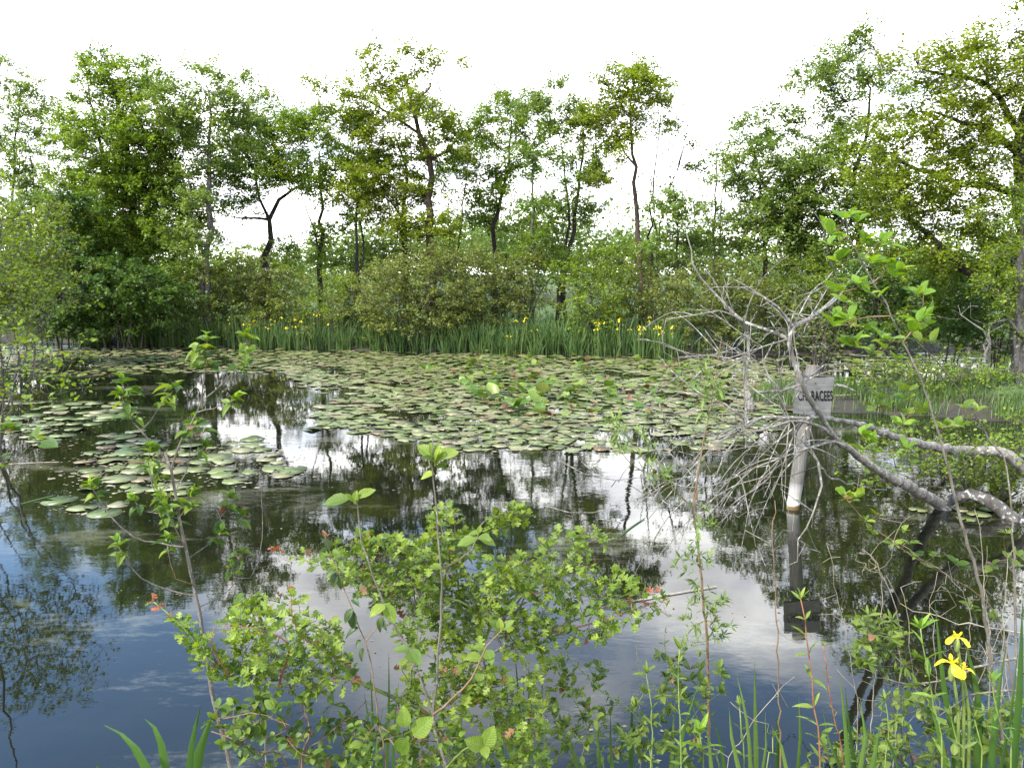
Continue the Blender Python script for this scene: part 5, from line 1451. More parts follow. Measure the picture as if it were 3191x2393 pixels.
hw.stem(Z7, [(1850, 800), (1800, 560, .2), (1780, 400, .25), (1760, 200, .3), (1745, 40, .3)], HY, .006, .0012, 'stem')
hw.stem(Z7, [(1770, 300), (1850, 180, .25), (1960, 90, .25), (2060, 60, .25), (2125, 95, .25)], HY, .004, .001, 'stem')
hw.stem(Z7, [(1880, 740), (2000, 600, .1), (2130, 440, .1), (2220, 400, .1), (2330, 330, .1)], HY, .006, .0015, 'stem')
hw.stem(Z7, [(1830, 900), (2000, 740, .0), (2150, 690, 0), (2260, 640, 0), (2440, 570, 0), (2560, 520, 0), (2690, 505, 0), (2820, 590, 0)], HY, .007, .001, 'stem')
hw.stem(Z8, [(-60, 600), (60, 450, .1), (150, 310, .1), (300, 238, .1)], HY, .004, .001, 'stem')
hw.stem(Z8, [(-20, 730), (200, 660, 0), (330, 620, 0), (470, 575, 0)], HY, .004, .001, 'stemred')
hw.stem(Z7, [(1220, 890), (1200, 790, -.15), (1100, 740, -.18), (980, 640, -.2), (960, 480, -.2)], HY, .004, .001, 'stemred')
hw.stem(Z7, [(1000, 880), (940, 720, -.2), (760, 640, -.25), (620, 640, -.25)], HY, .0035, .001, 'stemred')
hw.stem(Z7, [(700, 880), (560, 710, -.2), (580, 640, -.2)], HY, .003, .001, 'stemred')
T = np.concatenate([
    poly_targets(Z7, [(600, 720), (640, 540), (760, 520), (960, 470), (1130, 590), (1240, 760), (1300, 900), (1100, 960), (700, 940), (600, 860)], HY - .12, 128, hw.rng, .16),
    poly_targets(Z7, [(1000, 260), (1350, 195), (1560, 205), (1650, 260), (1650, 540), (1400, 510), (1200, 430), (1060, 330)], HY + .08, 113, hw.rng, .15),
    poly_targets(Z7, [(1640, 110), (1740, 20), (1820, 60), (1840, 250), (1900, 330), (1900, 700), (1700, 760), (1640, 500), (1640, 250)], HY + .18, 128, hw.rng, .15),
    poly_targets(Z7, [(1860, 180), (1900, 95), (2060, 30), (2130, 90), (2080, 140), (1950, 165)], HY + .25, 24, hw.rng, .05),
    poly_targets(Z7, [(1900, 310), (2050, 290), (2212, 250), (2212, 800), (2050, 760), (1900, 700)], HY + .1, 113, hw.rng, .2),
    poly_targets(Z8, [(0, 240), (300, 232), (320, 275), (200, 330), (190, 370), (440, 470), (580, 560), (440, 640), (330, 680), (200, 770), (0, 740)], HY + .05, 89, hw.rng, .12),
    poly_targets(Z7, [(1500, 930), (1900, 760), (2000, 1000), (2200, 1100), (2212, 1332), (1500, 1332)], HY - .05, 105, hw.rng, .2),
    poly_targets(Z7, [(1480, 560), (1900, 560), (1960, 1000), (1500, 1000)], HY + .02, 60, hw.rng, .2),
    poly_targets(Z7, [(1900, 880), (2212, 850), (2212, 1332), (1900, 1332)], HY - .05, 50, hw.rng, .2),
    poly_targets(Z7, [(380, 620), (440, 600), (620, 830), (560, 880), (500, 840)], HY - .15, 18, hw.rng, .05)])
N, par, tips, n0 = hw.grow_twigs(T, 'stem')
for t in tips:
    q = Vector(N[t]); ax = Vector(N[t] - N[par[t]]); ax = (ax.normalized() if ax.length > 1e-6 else Vector((0, 0, 1))) + Vector((0, 0, .45))
    hw.tuft(q, ax, int(hw.rng.integers(3, 6)), .032, 'haw', 'haw', 1.0)
    if hw.rng.uniform() < .6:
        b2 = Vector(N[par[t]]); hw.tuft(b2, ax, 2, .029, 'haw', 'haw', 1.2)
for (a, b_, _) in hw.sk.lines:
    ln = hw.sk.N[a:b_]
    hw.along(ln[len(ln) // 3:], .03, .032, 'haw', 'haw', 0)
for (z, x_, y_, n_) in [(Z7, 285, 515, 3), (Z7, 330, 545, 3), (Z7, 365, 590, 2), (Z7, 890, 262, 3), (Z7, 930, 275, 2), (Z7, 960, 470, 3), (Z8, 565, 570, 3), (Z8, 470, 580, 3), (Z8, 510, 520, 2)]:
    q = at(*z(x_, y_), HY + (-.15 if (z is Z7 and x_ < 700) else .03)); hw.tuft(q, (-.4, 0, 1), n_, .026, 'haw', 'redtip', .9)
hw.finish()

# rounder, darker leaves low on the left: a dog rose in the hawthorn's skirt
RY = 1.95
rs = Plant('rose_bush', 'low dark green rose with small oval leaflets below the hawthorn', 'shrub', gbase(*Z7(1000, 1330), RY), 'near bank plants', 502)
for pts in ([(1000, 1400), (990, 1250), (900, 1100, -.05), (760, 1060, -.05), (620, 1090, -.05)], [(1010, 1400), (1050, 1150), (1000, 1000, .1), (860, 760, .1), (770, 520, .15)],
            [(1000, 1400), (1100, 1200), (1250, 1080), (1330, 1000)], [(960, 1400), (800, 1250, -.1), (660, 1180, -.1), (570, 1150, -.1)]):
    rs.stem(Z7, pts, RY, .005, .0012, 'stembrown', False, ground=True)
T = np.concatenate([poly_targets(Z7, [(560, 1060), (700, 975), (1000, 950), (1200, 1000), (1350, 1150), (1300, 1332), (680, 1332), (560, 1180)], RY, 105, rs.rng, .18),
                    poly_targets(Z7, [(1300, 1100), (1600, 1050), (1800, 1150), (1800, 1332), (1300, 1332)], RY - .1, 40, rs.rng, .12),
                    poly_targets(Z7, [(640, 600), (700, 500), (830, 480), (880, 600), (760, 660)], RY + .12, 16, rs.rng, .06)])
N, par, tips, n0 = rs.grow_twigs(T, 'stembrown')
for t in tips:
    ax = Vector(N[t] - N[par[t]]); ax = (ax.normalized() if ax.length > 1e-6 else Vector((0, 0, 1))) + Vector((0, 0, .1))
    rs.tuft(N[t], ax, int(rs.rng.integers(3, 6)), .027, 'round', 'rose', 1.1)
rs.finish()

# ---------------------------------------------------------------- alder buckthorn shoots through the hawthorn
BY = 1.75
bk = Plant('buckthorn_sapling', 'three-stemmed sapling with large ribbed oval leaves rising through the hawthorn', 'sapling', gbase(*Z7(1715, 1330), BY), 'near bank plants', 503)
s1 = bk.stem(Z7, [(1730, 1400), (1720, 1330), (1662, 1062), (1690, 700), (1700, 430), (1682, 200), (1665, 0), (1650, -175), (1655, -290)], BY, .0065, .0016, 'stem', ground=True)
s2 = bk.stem(Z7, [(1662, 1062), (1600, 900), (1530, 750), (1420, 530), (1330, 300), (1285, 60), (1275, -30)], BY, .0055, .0016, 'stem')
s3 = bk.stem(Z7, [(1662, 1062), (1760, 980, -.05), (1850, 890, -.08), (1920, 730, -.1), (1995, 650, -.1)], BY, .0045, .0015, 'stembrown')
s4 = bk.stem(Z7, [(1700, 390), (1770, 320, .03), (1850, 250, .05), (1885, 165, .05)], BY, .003, .0012, 'stembrown')
s5 = bk.stem(Z7, [(1700, 1330), (1820, 1230, -.15), (1900, 1225, -.2)], BY, .003, .0015, 'stemgreen')
def leafto(pl, z, a, b_, Y, shape, mk, Yb=None, up=None):
    """a leaf traced from its stalk to its tip"""
    p0, p1 = at(*z(*a), Y), at(*z(*b_), Y if Yb is None else Yb)
    d = p1 - p0
    u = Vector((0, -.55, .8)) if up is None else Vector(up)
    pl.L.append((p0, d.normalized(), u, d.length, shape, int(pl.rng.integers(2)), mk))
for a, b_, dy in [((715, 870), (605, 768), .03), ((720, 870), (866, 780), .05), ((715, 880), (640, 850), -.02), ((722, 920), (792, 885), 0), ((715, 900), (715, 800), -.03), ((720, 910), (770, 830), -.03), ((712, 960), (618, 985), .02), ((718, 860), (690, 760), 0), ((720, 860), (745, 770), .02)]:
    leafto(bk, Z5, a, b_, BY, 'oval', 'buck', BY + dy)
for a, b_, dy in [((180, 1115), (5, 1125), 0), ((225, 1110), (338, 1038), .02), ((210, 1130), (225, 1060), 0), ((205, 1130), (160, 1080), -.02), ((215, 1150), (225, 1090), .02)]:
    leafto(bk, Z5, a, b_, BY, 'oval', 'buck', BY + dy)
for a, b_, dy in [((1880, 200), (1770, 222), 0), ((1885, 200), (1968, 232), 0), ((1880, 180), (1830, 165), .02), ((1885, 175), (1890, 135), 0), ((1885, 190), (1930, 195), -.04),
                  ((1990, 650), (1930, 600), 0), ((1995, 650), (2050, 600), 0), ((1990, 655), (1985, 590), 0), ((1900, 790), (1815, 790), -.03), ((1885, 850), (1895, 920), -.03), ((1915, 740), (1850, 735), 0), ((1920, 750), (1945, 800), -.05),
                  ((1540, 750), (1595, 825), -.05), ((1540, 745), (1460, 742), 0), ((1700, 350), (1640, 340), 0), ((1700, 350), (1660, 320), 0), ((1420, 525), (1350, 570), -.04), ((1420, 520), (1470, 620), -.02)]:
    leafto(bk, Z7, a, b_, BY - .05, 'oval', 'buck', BY - .05 + dy)
for a, b_, dy in [((1905, 1225), (1825, 1195), -.02), ((1915, 1225), (1955, 1130), 0), ((1910, 1225), (1920, 1275), -.03), ((1530, 1180), (1475, 1275), 0), ((1520, 1130), (1510, 1035), 0), ((1560, 1170), (1650, 1085), 0)]:
    leafto(bk, Z7, a, b_, BY - .22, 'round', 'buck', BY - .22 + dy, up=(0, -.8, .5))
bk.finish()

# wilting shoot with limp dark leaves
wl_ = Plant('wilted_shoot', 'thin shoot with drooping wilted dark leaves in the open water gap', 'sapling', gbase(*Z7(1430, 1330), 1.8), 'near bank plants', 504)
wl_.stem(Z7, [(1430, 1400), (1400, 1150), (1345, 800), (1300, 650), (1260, 540), (1190, 380), (1150, 260), (1125, 185)], 1.8, .004, .001, 'stembrown', ground=True)
wl_.stem(Z7, [(1320, 720), (1370, 650), (1420, 580)], 1.8, .002, .001, 'stembrown')
for a, b_ in [((1265, 550), (1215, 610)), ((1265, 560), (1260, 650)), ((1290, 640), (1235, 660)), ((1400, 590), (1390, 650)), ((1395, 595), (1420, 625)), ((1180, 370), (1160, 440)), ((1185, 380), (1200, 430)), ((1150, 250), (1135, 205)), ((1150, 255), (1120, 240)),
              ((1300, 700), (1280, 730)), ((1310, 740), (1300, 790)), ((1180, 360), (1130, 380)), ((1260, 500), (1290, 520))]:
    leafto(wl_, Z7, a, b_, 1.8, 'curl', 'wilt', 1.78)
leafto(wl_, Z7, (1130, 195), (1115, 160), 1.8, 'curl', 'brown'); leafto(wl_, Z7, (1135, 190), (1145, 175), 1.8, 'curl', 'brown')
wl_.finish()

# ---------------------------------------------------------------- sapling at the left with bunched young leaves
LY = 2.3
sp_ = Plant('alder_sapling', 'leaning grey sapling with bunched curled young leaves, left of the hawthorn', 'sapling', gbase(*Z7(680, 1340), LY), 'near bank plants', 505)
sp_.stem(Z7, [(690, 1420), (665, 1330), (592, 1060), (548, 830), (512, 600), (482, 430), (440, 240), (412, 100), (388, -20), (366, -140), (345, -220)], LY, .0085, .0045, 'stem', False, ground=True)
TIPS = []
def br(z, pts, ra, rb, dy=0.0, tip=True, mt='stem'):
    l_ = sp_.stem(z, pts, LY + dy, ra, rb, mt, name='branch')
    if tip: TIPS.append((l_[-1], l_[-1] - l_[-3]))
    return l_
br(Z4, [(1075, 900), (1120, 790), (1195, 645), (1262, 500), (1272, 400), (1290, 250), (1292, 140)], .004, .0012)
br(Z4, [(1258, 510), (1350, 430, .05), (1490, 292, .1), (1545, 190, .1), (1542, 115, .1)], .003, .001)
br(Z4, [(1240, 580), (1340, 545, -.03), (1455, 498, -.05)], .002, .001)
br(Z4, [(1075, 900), (985, 800), (885, 690), (800, 560), (775, 400)], .0038, .0012)
br(Z4, [(885, 690), (950, 620, .03), (990, 555, .05), (1080, 440, .06)], .0025, .001)
br(Z4, [(840, 640), (790, 540, -.05), (770, 480, -.05)], .002, .001)
br(Z4, [(1150, 1432), (990, 1395), (830, 1350, -.03), (700, 1235, -.05), (610, 1100, -.05), (585, 1060, -.05)], .0035, .0012)
br(Z4, [(1020, 1240), (900, 1190, .05), (850, 1140, .05)], .0015, .001)
br(Z4, [(1195, 1525), (1280, 1420, .05), (1372, 1348, .08)], .0022, .001)
br(Z4, [(1095, 945), (1200, 865, .05), (1275, 790, .06)], .0022, .001)
br(Z4, [(1120, 1050), (1180, 900, .1), (1210, 700, .1), (1215, 640, .1)], .002, .001)
br(Z4, [(1090, 1030), (970, 1080, -.05), (945, 1000, -.05), (930, 880, -.05), (940, 830, -.05)], .0022, .001)
br(Z4, [(1080, 1030), (1010, 990, .05), (985, 950, .05)], .0014, .001)
br(Z4, [(1175, 1440), (1080, 1270, -.06), (1040, 1190, -.06)], .003, .0012)
br(Z4, [(1120, 1240), (1150, 1200, .04), (1205, 1110, .05)], .0016, .001)
br(Z4, [(1095, 1120), (1050, 1090, -.04), (1020, 1120, -.04)], .0014, .001)
br(Z7, [(472, 490), (350, 455, -.03), (230, 395, -.05), (150, 310, -.06), (115, 250, -.06)], .003, .001)
br(Z7, [(472, 445), (390, 400, -.05), (355, 320, -.05), (350, 230, -.05)], .002, .001, mt='stembrown')
br(Z7, [(465, 325), (540, 235, .05), (605, 180, .06)], .002, .0012)
br(Z7, [(512, 540), (600, 495, .05), (660, 450, .06), (700, 400, .06)], .0014, .0008, tip=False)
# second, straighter stem behind
sp_.stem(Z7, [(840, 1420), (822, 760), (740, 510), (690, 400), (650, 250), (608, 100), (572, 20)], LY + .1, .0055, .0012, 'stem', False, ground=True, name='stem')
br(Z7, [(700, 425), (760, 395, 0), (800, 310, 0), (817, 150, 0), (812, 0, 0), (812, -60, 0)], .0028, .001, .1, tip=False)
br(Z7, [(690, 400), (670, 380, .1), (668, 350, .1)], .0016, .001, .1)
br(Z7, [(650, 250), (700, 290, .1), (710, 275, .1)], .0016, .001, .1)
br(Z7, [(608, 100), (640, 60, .1), (660, 10, .1)], .0016, .001, .1)
br(Z7, [(640, 200), (680, 140, .1), (715, 95, .1)], .0016, .001, .1)
br(Z7, [(700, 425), (660, 428, .1), (625, 420, .1)], .0014, .0008, .1, tip=False, mt='stembrown')
br(Z7, [(760, 400), (850, 412, .1), (940, 402, .1)], .0012, .0008, .1, tip=False, mt='stembrown')
for p0, ax in TIPS:
    ax = Vector(ax).normalized() + Vector((0, 0, .8))
    sp_.tuft(p0, ax, 6, .036, 'curl', 'sapl', .75); sp_.tuft(Vector(p0) - Vector(ax) * .012, ax, 4, .033, 'curl', 'sapl', 1.5)
    sp_.tuft(Vector(p0) + Vector(ax) * .01, ax, 3, .024, 'curl', 'lime', .3)
for (x_, y_, n_) in [(1290, 230, 7), (1250, 300, 8), (1320, 290, 7), (1240, 190, 5), (1550, 200, 6), (1540, 280, 6), (1500, 310, 4), (850, 470, 6), (800, 450, 4), (1030, 530, 5), (1080, 420, 4), (845, 620, 4), (810, 600, 3), (1220, 660, 6), (1180, 700, 4), (1270, 700, 4),
                     (935, 920, 5), (980, 960, 4), (1050, 1240, 6), (1080, 1290, 5), (1120, 1150, 4), (1190, 1180, 5), (1260, 170, 5)]:
    sp_.tuft(at(*Z4(x_, y_), LY), (0, -.2, .7), n_, .038, 'oval' if n_ > 5 else 'curl', 'sapl', 1.2)
sp_.finish()

# leafy twig ends reaching in from the left edge
le = Plant('edge_sapling', 'short leafy sapling tip at the very left edge beside the pads', 'sapling', gbase(-60, 2300, 2.4), 'near bank plants', 506)
le.stem(Z4, [(-140, 1500), (-60, 1150), (0, 905), (100, 860), (180, 790), (240, 745)], 2.4, .005, .0012, 'stem', False, ground=True)
le.stem(Z4, [(50, 880), (60, 780), (65, 690)], 2.4, .0025, .001, 'stem')
leafto(le, Z4, (245, 760), (352, 772), 2.4, 'round', 'rose', 2.38)
for (x_, y_) in [(60, 680), (50, 700), (230, 740), (10, 850), (0, 930), (90, 690)]: le.tuft(at(*Z4(x_, y_), 2.4), (0, -.1, 1), 4, .04, 'round', 'sapl', 1.0)
le.finish()

# ---------------------------------------------------------------- willow shoot right of centre
WY = 2.5
ws = Plant('willow_sapling', 'slim upright willow sapling with small narrow leaves in front of the dead twigs', 'sapling', gbase(*Z8(757, 1320), WY), 'near bank plants', 507)
l1 = ws.stem(Z8, [(760, 1400), (756, 1180), (750, 800), (736, 600), (720, 450), (692, 210), (684, 130), (700, 40)], WY, .0065, .0035, 'stembrown', ground=True)
l2 = ws.stem(Z6, [(288, 1240), (330, 1000), (390, 700), (430, 450), (460, 290)], WY, .0035, .001, 'stembrown', name='branch')
l3 = ws.stem(Z6, [(285, 1240), (180, 1150, -.05), (80, 1060, -.08), (0, 955, -.1), (-70, 870, -.1)], WY, .0025, .001, 'stembrown', name='branch')
l4 = ws.stem(Z5, [(2060, 1010), (1950, 900, -.1), (1880, 820, -.1), (1830, 700, -.1)], WY, .002, .001, 'stembrown', name='branch')
for l_ in (l1, l2, l3, l4): ws.along(l_, .03, .034, 'lanc', 'wlw', .35 if l_ is l1 else .1)
T = np.concatenate([poly_targets(Z5, [(1750, 600), (2000, 620), (2080, 800), (2200, 950), (2150, 1080), (2000, 900), (1830, 760)], WY - .05, 26, ws.rng, .12),
                    poly_targets(Z8, [(600, 360), (680, 300), (740, 60), (800, 100), (760, 420), (880, 400), (880, 500), (780, 620), (600, 430)], WY, 24, ws.rng, .12),
                    poly_targets(Z8, [(600, 560), (720, 520), (850, 500), (880, 720), (760, 800), (640, 800)], WY, 22, ws.rng, .12),
                    poly_targets(Z6, [(270, 500), (330, 400), (440, 380), (480, 560), (420, 760), (330, 720)], WY, 16, ws.rng, .1)])
N, par, tips, n0 = ws.grow_twigs(T, 'stemgreen', .0007)
for t in tips:
    ax = Vector(N[t] - N[par[t]]); ax = (ax.normalized() if ax.length > 1e-6 else Vector((0, 0, 1))) + Vector((0, 0, .5))
    ws.tuft(N[t], ax, int(ws.rng.integers(4, 7)), .032, 'lanc', 'wlw', .85); ws.tuft(N[par[t]], ax, 2, .03, 'lanc', 'wlw', 1.1)
ws.finish()

# ---------------------------------------------------------------- bright sapling at the right
GY_ = 2.05
gs = Plant('buckthorn_sapling', 'tall bright lime-leaved sapling crossing the dead branches at right', 'sapling', gbase(*Z6(1965, 2740), GY_), 'near bank plants', 508)
g1 = gs.stem(Z6, [(2080, 2900), (2010, 2200), (1935, 1659), (1850, 1400), (1765, 1050), (1692, 800), (1600, 520), (1530, 370), (1405, 90), (1330, -30), (1260, -160), (1185, -310), (1165, -450)], GY_, .0085, .0015, 'stem', ground=True)
g2 = gs.stem(Z6, [(2150, 2900), (2120, 1200, .1), (2000, 870, .12), (1850, 620, .12), (1650, 370, .1), (1440, 150, .08), (1330, 20, .06)], GY_, .006, .001, 'stem', False, ground=True)
gb = [gs.stem(Z3, pts, GY_ + .02, .0022, .0009, 'stembrown', name='branch') for pts in (
    [(1250, 1200), (1320, 1120), (1400, 1090)], [(1210, 1120), (1120, 1050), (1080, 1080)], [(1330, 1350), (1240, 1330), (1120, 1370)], [(1380, 1440), (1280, 1480), (1130, 1520)],
    [(1300, 1280), (1380, 1230), (1410, 1260)], [(1450, 1600), (1540, 1480), (1550, 1370)], [(1170, 1040), (1190, 970), (1200, 950)])]
LEAF3 = [(1180, 985, 5), (1150, 1000, 4), (1215, 1020, 4), (1090, 1080, 6), (1080, 1130, 4), (1130, 1110, 4), (1270, 1110, 5), (1330, 1110, 4), (1360, 1130, 4), (1300, 1140, 4), (1230, 1210, 4), (1120, 1210, 4), (1290, 1220, 4), (1390, 1220, 5), (1410, 1260, 4), (1400, 1290, 4),
         (1220, 1320, 6), (1240, 1350, 5), (1120, 1360, 5), (1150, 1410, 5), (1280, 1370, 3), (1320, 1390, 3), (1120, 1500, 5), (1100, 1530, 4), (1180, 1490, 4), (1540, 1370, 6), (1510, 1380, 4), (1550, 1480, 5), (1520, 1510, 5), (1570, 1520, 4), (1180, 1600, 5), (1210, 1630, 4), (1340, 1590, 4), (1370, 1600, 4), (1480, 1560, 3)]
for (x_, y_, n_) in LEAF3:
    gs.tuft(at(*Z3(x_, y_), GY_ + gs.rng.normal(0, .03)), (gs.rng.normal(0, .3), -.1, .8), max(2, n_ - 1), .043, 'oval', 'lime', 1.0)
LEAF6 = [(1190, 320, 4), (1230, 340, 4), (1320, 380, 4), (1400, 350, 4), (1450, 400, 3), (1130, 160, 4), (1160, 200, 4), (1230, 220, 4), (1600, 310, 3), (1660, 310, 3), (1640, 180, 4), (1290, 240, 3), (1530, 590, 4), (1520, 640, 3), (1360, 630, 4), (1340, 690, 4), (1390, 690, 4),
         (1540, 720, 5), (1620, 700, 4), (1500, 780, 4), (1760, 790, 5), (1800, 800, 4), (1720, 800, 4), (1860, 690, 4), (1920, 710, 4), (1260, 840, 5), (1310, 880, 5), (1330, 940, 4), (1270, 930, 4), (1520, 920, 3), (1840, 960, 3), (1180, 1190, 5), (1230, 1200, 4), (1150, 1190, 3)]
for (x_, y_, n_) in LEAF6:
    gs.tuft(at(*Z6(x_, y_), GY_ + .08 + gs.rng.normal(0, .05)), (gs.rng.normal(0, .3), -.1, .8), n_, .038, 'oval', 'lime' if gs.rng.uniform() < .5 else 'buck', 1.0)
Tq = np.array([np.array(at(*Z6(x_, y_), GY_ + .08)) for (x_, y_, n_) in LEAF6] + [np.array(at(*Z3(x_, y_), GY_)) for (x_, y_, n_) in LEAF3])
gs.grow_twigs(Tq, 'stembrown', .0008, rmax=.002)
gs.finish()

# trailing shoot in front of the water at right
ts = Plant('trailing_shoot', 'arching thin shoot with spaced leaf pairs over dark water at right', 'sapling', gbase(*Z8(2150, 1330), 2.5), 'near bank plants', 509)
t1_ = ts.stem(Z8, [(2180, 1400), (2150, 900), (2080, 620), (2000, 520), (1850, 430), (1700, 350), (1600, 270), (1480, 190), (1400, 90), (1370, 50)], 2.5, .004, .001, 'stembrown', False, ground=True)
for (x_, y_) in [(1400, 90), (1380, 60), (1480, 185), (1500, 230), (1530, 160), (1610, 290), (1680, 290), (1660, 230), (1710, 350), (1800, 345), (1780, 400), (1900, 380), (1910, 400), (2060, 390), (2140, 360), (2190, 350), (2130, 240), (1960, 580), (2090, 630), (1980, 600)]:
    ts.tuft(at(*Z8(x_, y_), 2.5), (ts.rng.normal(0, .3), -.1, .8), 5, .034, 'oval', 'buck', 1.1)
Tq = np.array([np.array(at(*Z8(x_, y_), 2.5)) for (x_, y_) in [(1530, 160), (1680, 290), (1660, 230), (1800, 345), (1900, 380), (2060, 390), (2140, 360), (2190, 350), (2130, 240), (1960, 580), (2090, 630)]])
ts.grow_twigs(Tq, 'stembrown', .0008, rmax=.002)
ts.finish()

# privet-like twigs, lower centre right
pv = Plant('privet_shoot', 'thin slanting privet shoot with tiny leaves between hawthorn and willow sapling', 'sapling', gbase(*Z8(480, 1330), 2.2), 'near bank plants', 510)
pa = pv.stem(Z8, [(500, 1420), (440, 1120), (340, 1020), (250, 960), (150, 850), (40, 730), (-60, 620)], 2.2, .0045, .001, 'stemgreen', False, ground=True)
pb = pv.stem(Z8, [(280, 1400), (200, 1150), (100, 950), (20, 800)], 2.2, .003, .001, 'stemgreen', False, ground=True)
pc = pv.stem(Z8, [(800, 1400), (760, 1200), (650, 1000), (560, 820), (555, 700)], 2.2, .003, .001, 'stemgreen', False, ground=True)
T = np.concatenate([poly_targets(Z8, [(0, 850), (90, 780), (260, 860), (330, 1000), (300, 1325), (60, 1325), (0, 1000)], 2.2, 42, pv.rng, .15),
                    poly_targets(Z8, [(520, 760), (700, 860), (830, 850), (830, 960), (700, 1100), (560, 1000)], 2.2, 24, pv.rng, .12), poly_targets(Z8, [(330, 1050), (500, 950), (700, 1150), (720, 1325), (300, 1325)], 2.15, 34, pv.rng, .12)])
N, par, tips, n0 = pv.grow_twigs(T, 'stemgreen', .0008)
for l_ in (pa, pb, pc): pv.along(l_, .028, .026, 'lanc', 'bank', .1, 2)
for t in tips:
    ax = Vector(N[t] - N[par[t]]); ax = (ax.normalized() if ax.length > 1e-6 else Vector((0, 0, 1))) + Vector((0, 0, .5))
    pv.tuft(N[t], ax, int(pv.rng.integers(4, 7)), .029, 'oval', 'bank', .9); pv.tuft(N[par[t]], ax, 2, .026, 'oval', 'bank', 1.1)
pv.finish()

# upright loosestrife stems
HB = [([(1265, 1400), (1235, 1000), (1218, 800), (1196, 640), (1175, 545)], .052, 'herb', 'upright loosestrife stem with paired leaves below the sign reflection', 1.85),
      ([(1830, 1400), (1790, 1000), (1762, 830), (1735, 680)], .058, 'lime', 'tall bright loosestrife just left of the yellow iris flower', 1.75),
      ([(625, 1400), (616, 1000), (618, 780)], .045, 'herb', 'leafy loosestrife stem left of the willow sapling foot', 1.9),
      ([(485, 1400), (492, 1050), (468, 890)], .042, 'herb', 'shorter loosestrife stem beside the privet shoot', 1.95),
      ([(1372, 1400), (1325, 1050), (1295, 850), (1282, 760)], .022, 'herb', 'red-stemmed thin herb with tiny leaves right of the loosestrife', 2.0),
      ([(730, 1420), (718, 1250), (710, 1170)], .055, 'lime', 'short bright leafy shoot at the bottom edge under the willow sapling', 1.6),
      ([(2150, 1400), (2110, 1150), (2062, 930)], .05, 'lime', 'leafy loosestrife stem at the bottom right corner', 1.65),
      ([(910, 1400), (905, 1150), (900, 1040)], .035, 'herb', 'small leafy herb among the near iris blades', 1.9),
      ([(1010, 1400), (1050, 1250), (1050, 1180)], .035, 'herb', 'small herb right of the tall iris blades', 1.9),
      ([(1560, 1400), (1590, 1150), (1570, 1010)], .04, 'herb', 'leafy herb under the red-stemmed one, right', 1.9),
      ([(1930, 1400), (1900, 1200), (1880, 1090)], .045, 'bank', 'leafy stem below the yellow iris flower', 1.8),
      ([(2010, 1400), (2000, 1180), (1985, 1100)], .045, 'herb', 'leafy stem right of the one below the iris flower', 1.8)]
for i, (pts, ls, mk, lab, Y) in enumerate(HB):
    h_ = Plant('loosestrife', lab, 'herb', gbase(*Z8(*pts[0]), Y), 'loosestrife stems on the near bank', 520 + i)
    l_ = h_.stem(Z8, pts, Y, .0034, .0014, 'stemred' if i in (0, 4) else 'stemgreen', ground=True)
    h_.along(l_, .036 if i != 4 else .02, ls, 'lanc' if i not in (5,) else 'oval', mk, .2, 2, 1.0)
    h_.tuft(l_[-1], (0, -.05, 1), 5, ls * .75, 'lanc', mk, .5)
    h_.finish()

# dense bushy growth in the bottom right corner
bb = Plant('bank_bush', 'tangled small-leaved bush filling the bottom right corner', 'shrub', gbase(*Z8(1850, 1330), 2.15), 'near bank plants', 540)
for pts in ([(1700, 1420), (1640, 1150), (1560, 900), (1500, 700)], [(1850, 1420), (1750, 1100), (1650, 850), (1600, 650)], [(2000, 1420), (2050, 1150), (2080, 950)], [(2150, 1420), (2190, 1100), (2200, 800)], [(1600, 1420), (1480, 1150), (1430, 950)]):
    bb.stem(Z8, pts, 2.15, .005, .0012, 'stem', False, ground=True)
T = np.concatenate([poly_targets(Z8, [(1380, 640), (1500, 590), (1620, 640), (1720, 800), (1650, 900), (1480, 880), (1400, 760)], 2.2, 44, bb.rng, .14),
                    poly_targets(Z8, [(1560, 1000), (1700, 930), (1800, 1060), (2212, 1000), (2212, 1325), (1560, 1325)], 2.1, 105, bb.rng, .2),
                    poly_targets(Z8, [(1250, 1200), (1560, 1150), (1560, 1325), (1200, 1325)], 2.1, 26, bb.rng, .2)])
N, par, tips, n0 = bb.grow_twigs(T, 'stem', .0008)
for t in tips:
    ax = Vector(N[t] - N[par[t]]); ax = (ax.normalized() if ax.length > 1e-6 else Vector((0, 0, 1))) + Vector((0, 0, .4))
    bb.tuft(N[t], ax, int(bb.rng.integers(4, 7)), .032, 'lanc' if bb.rng.uniform() < .5 else 'oval', 'bank', .95); bb.tuft(N[par[t]], ax, 2, .028, 'oval', 'bank', 1.1)
bb.finish()

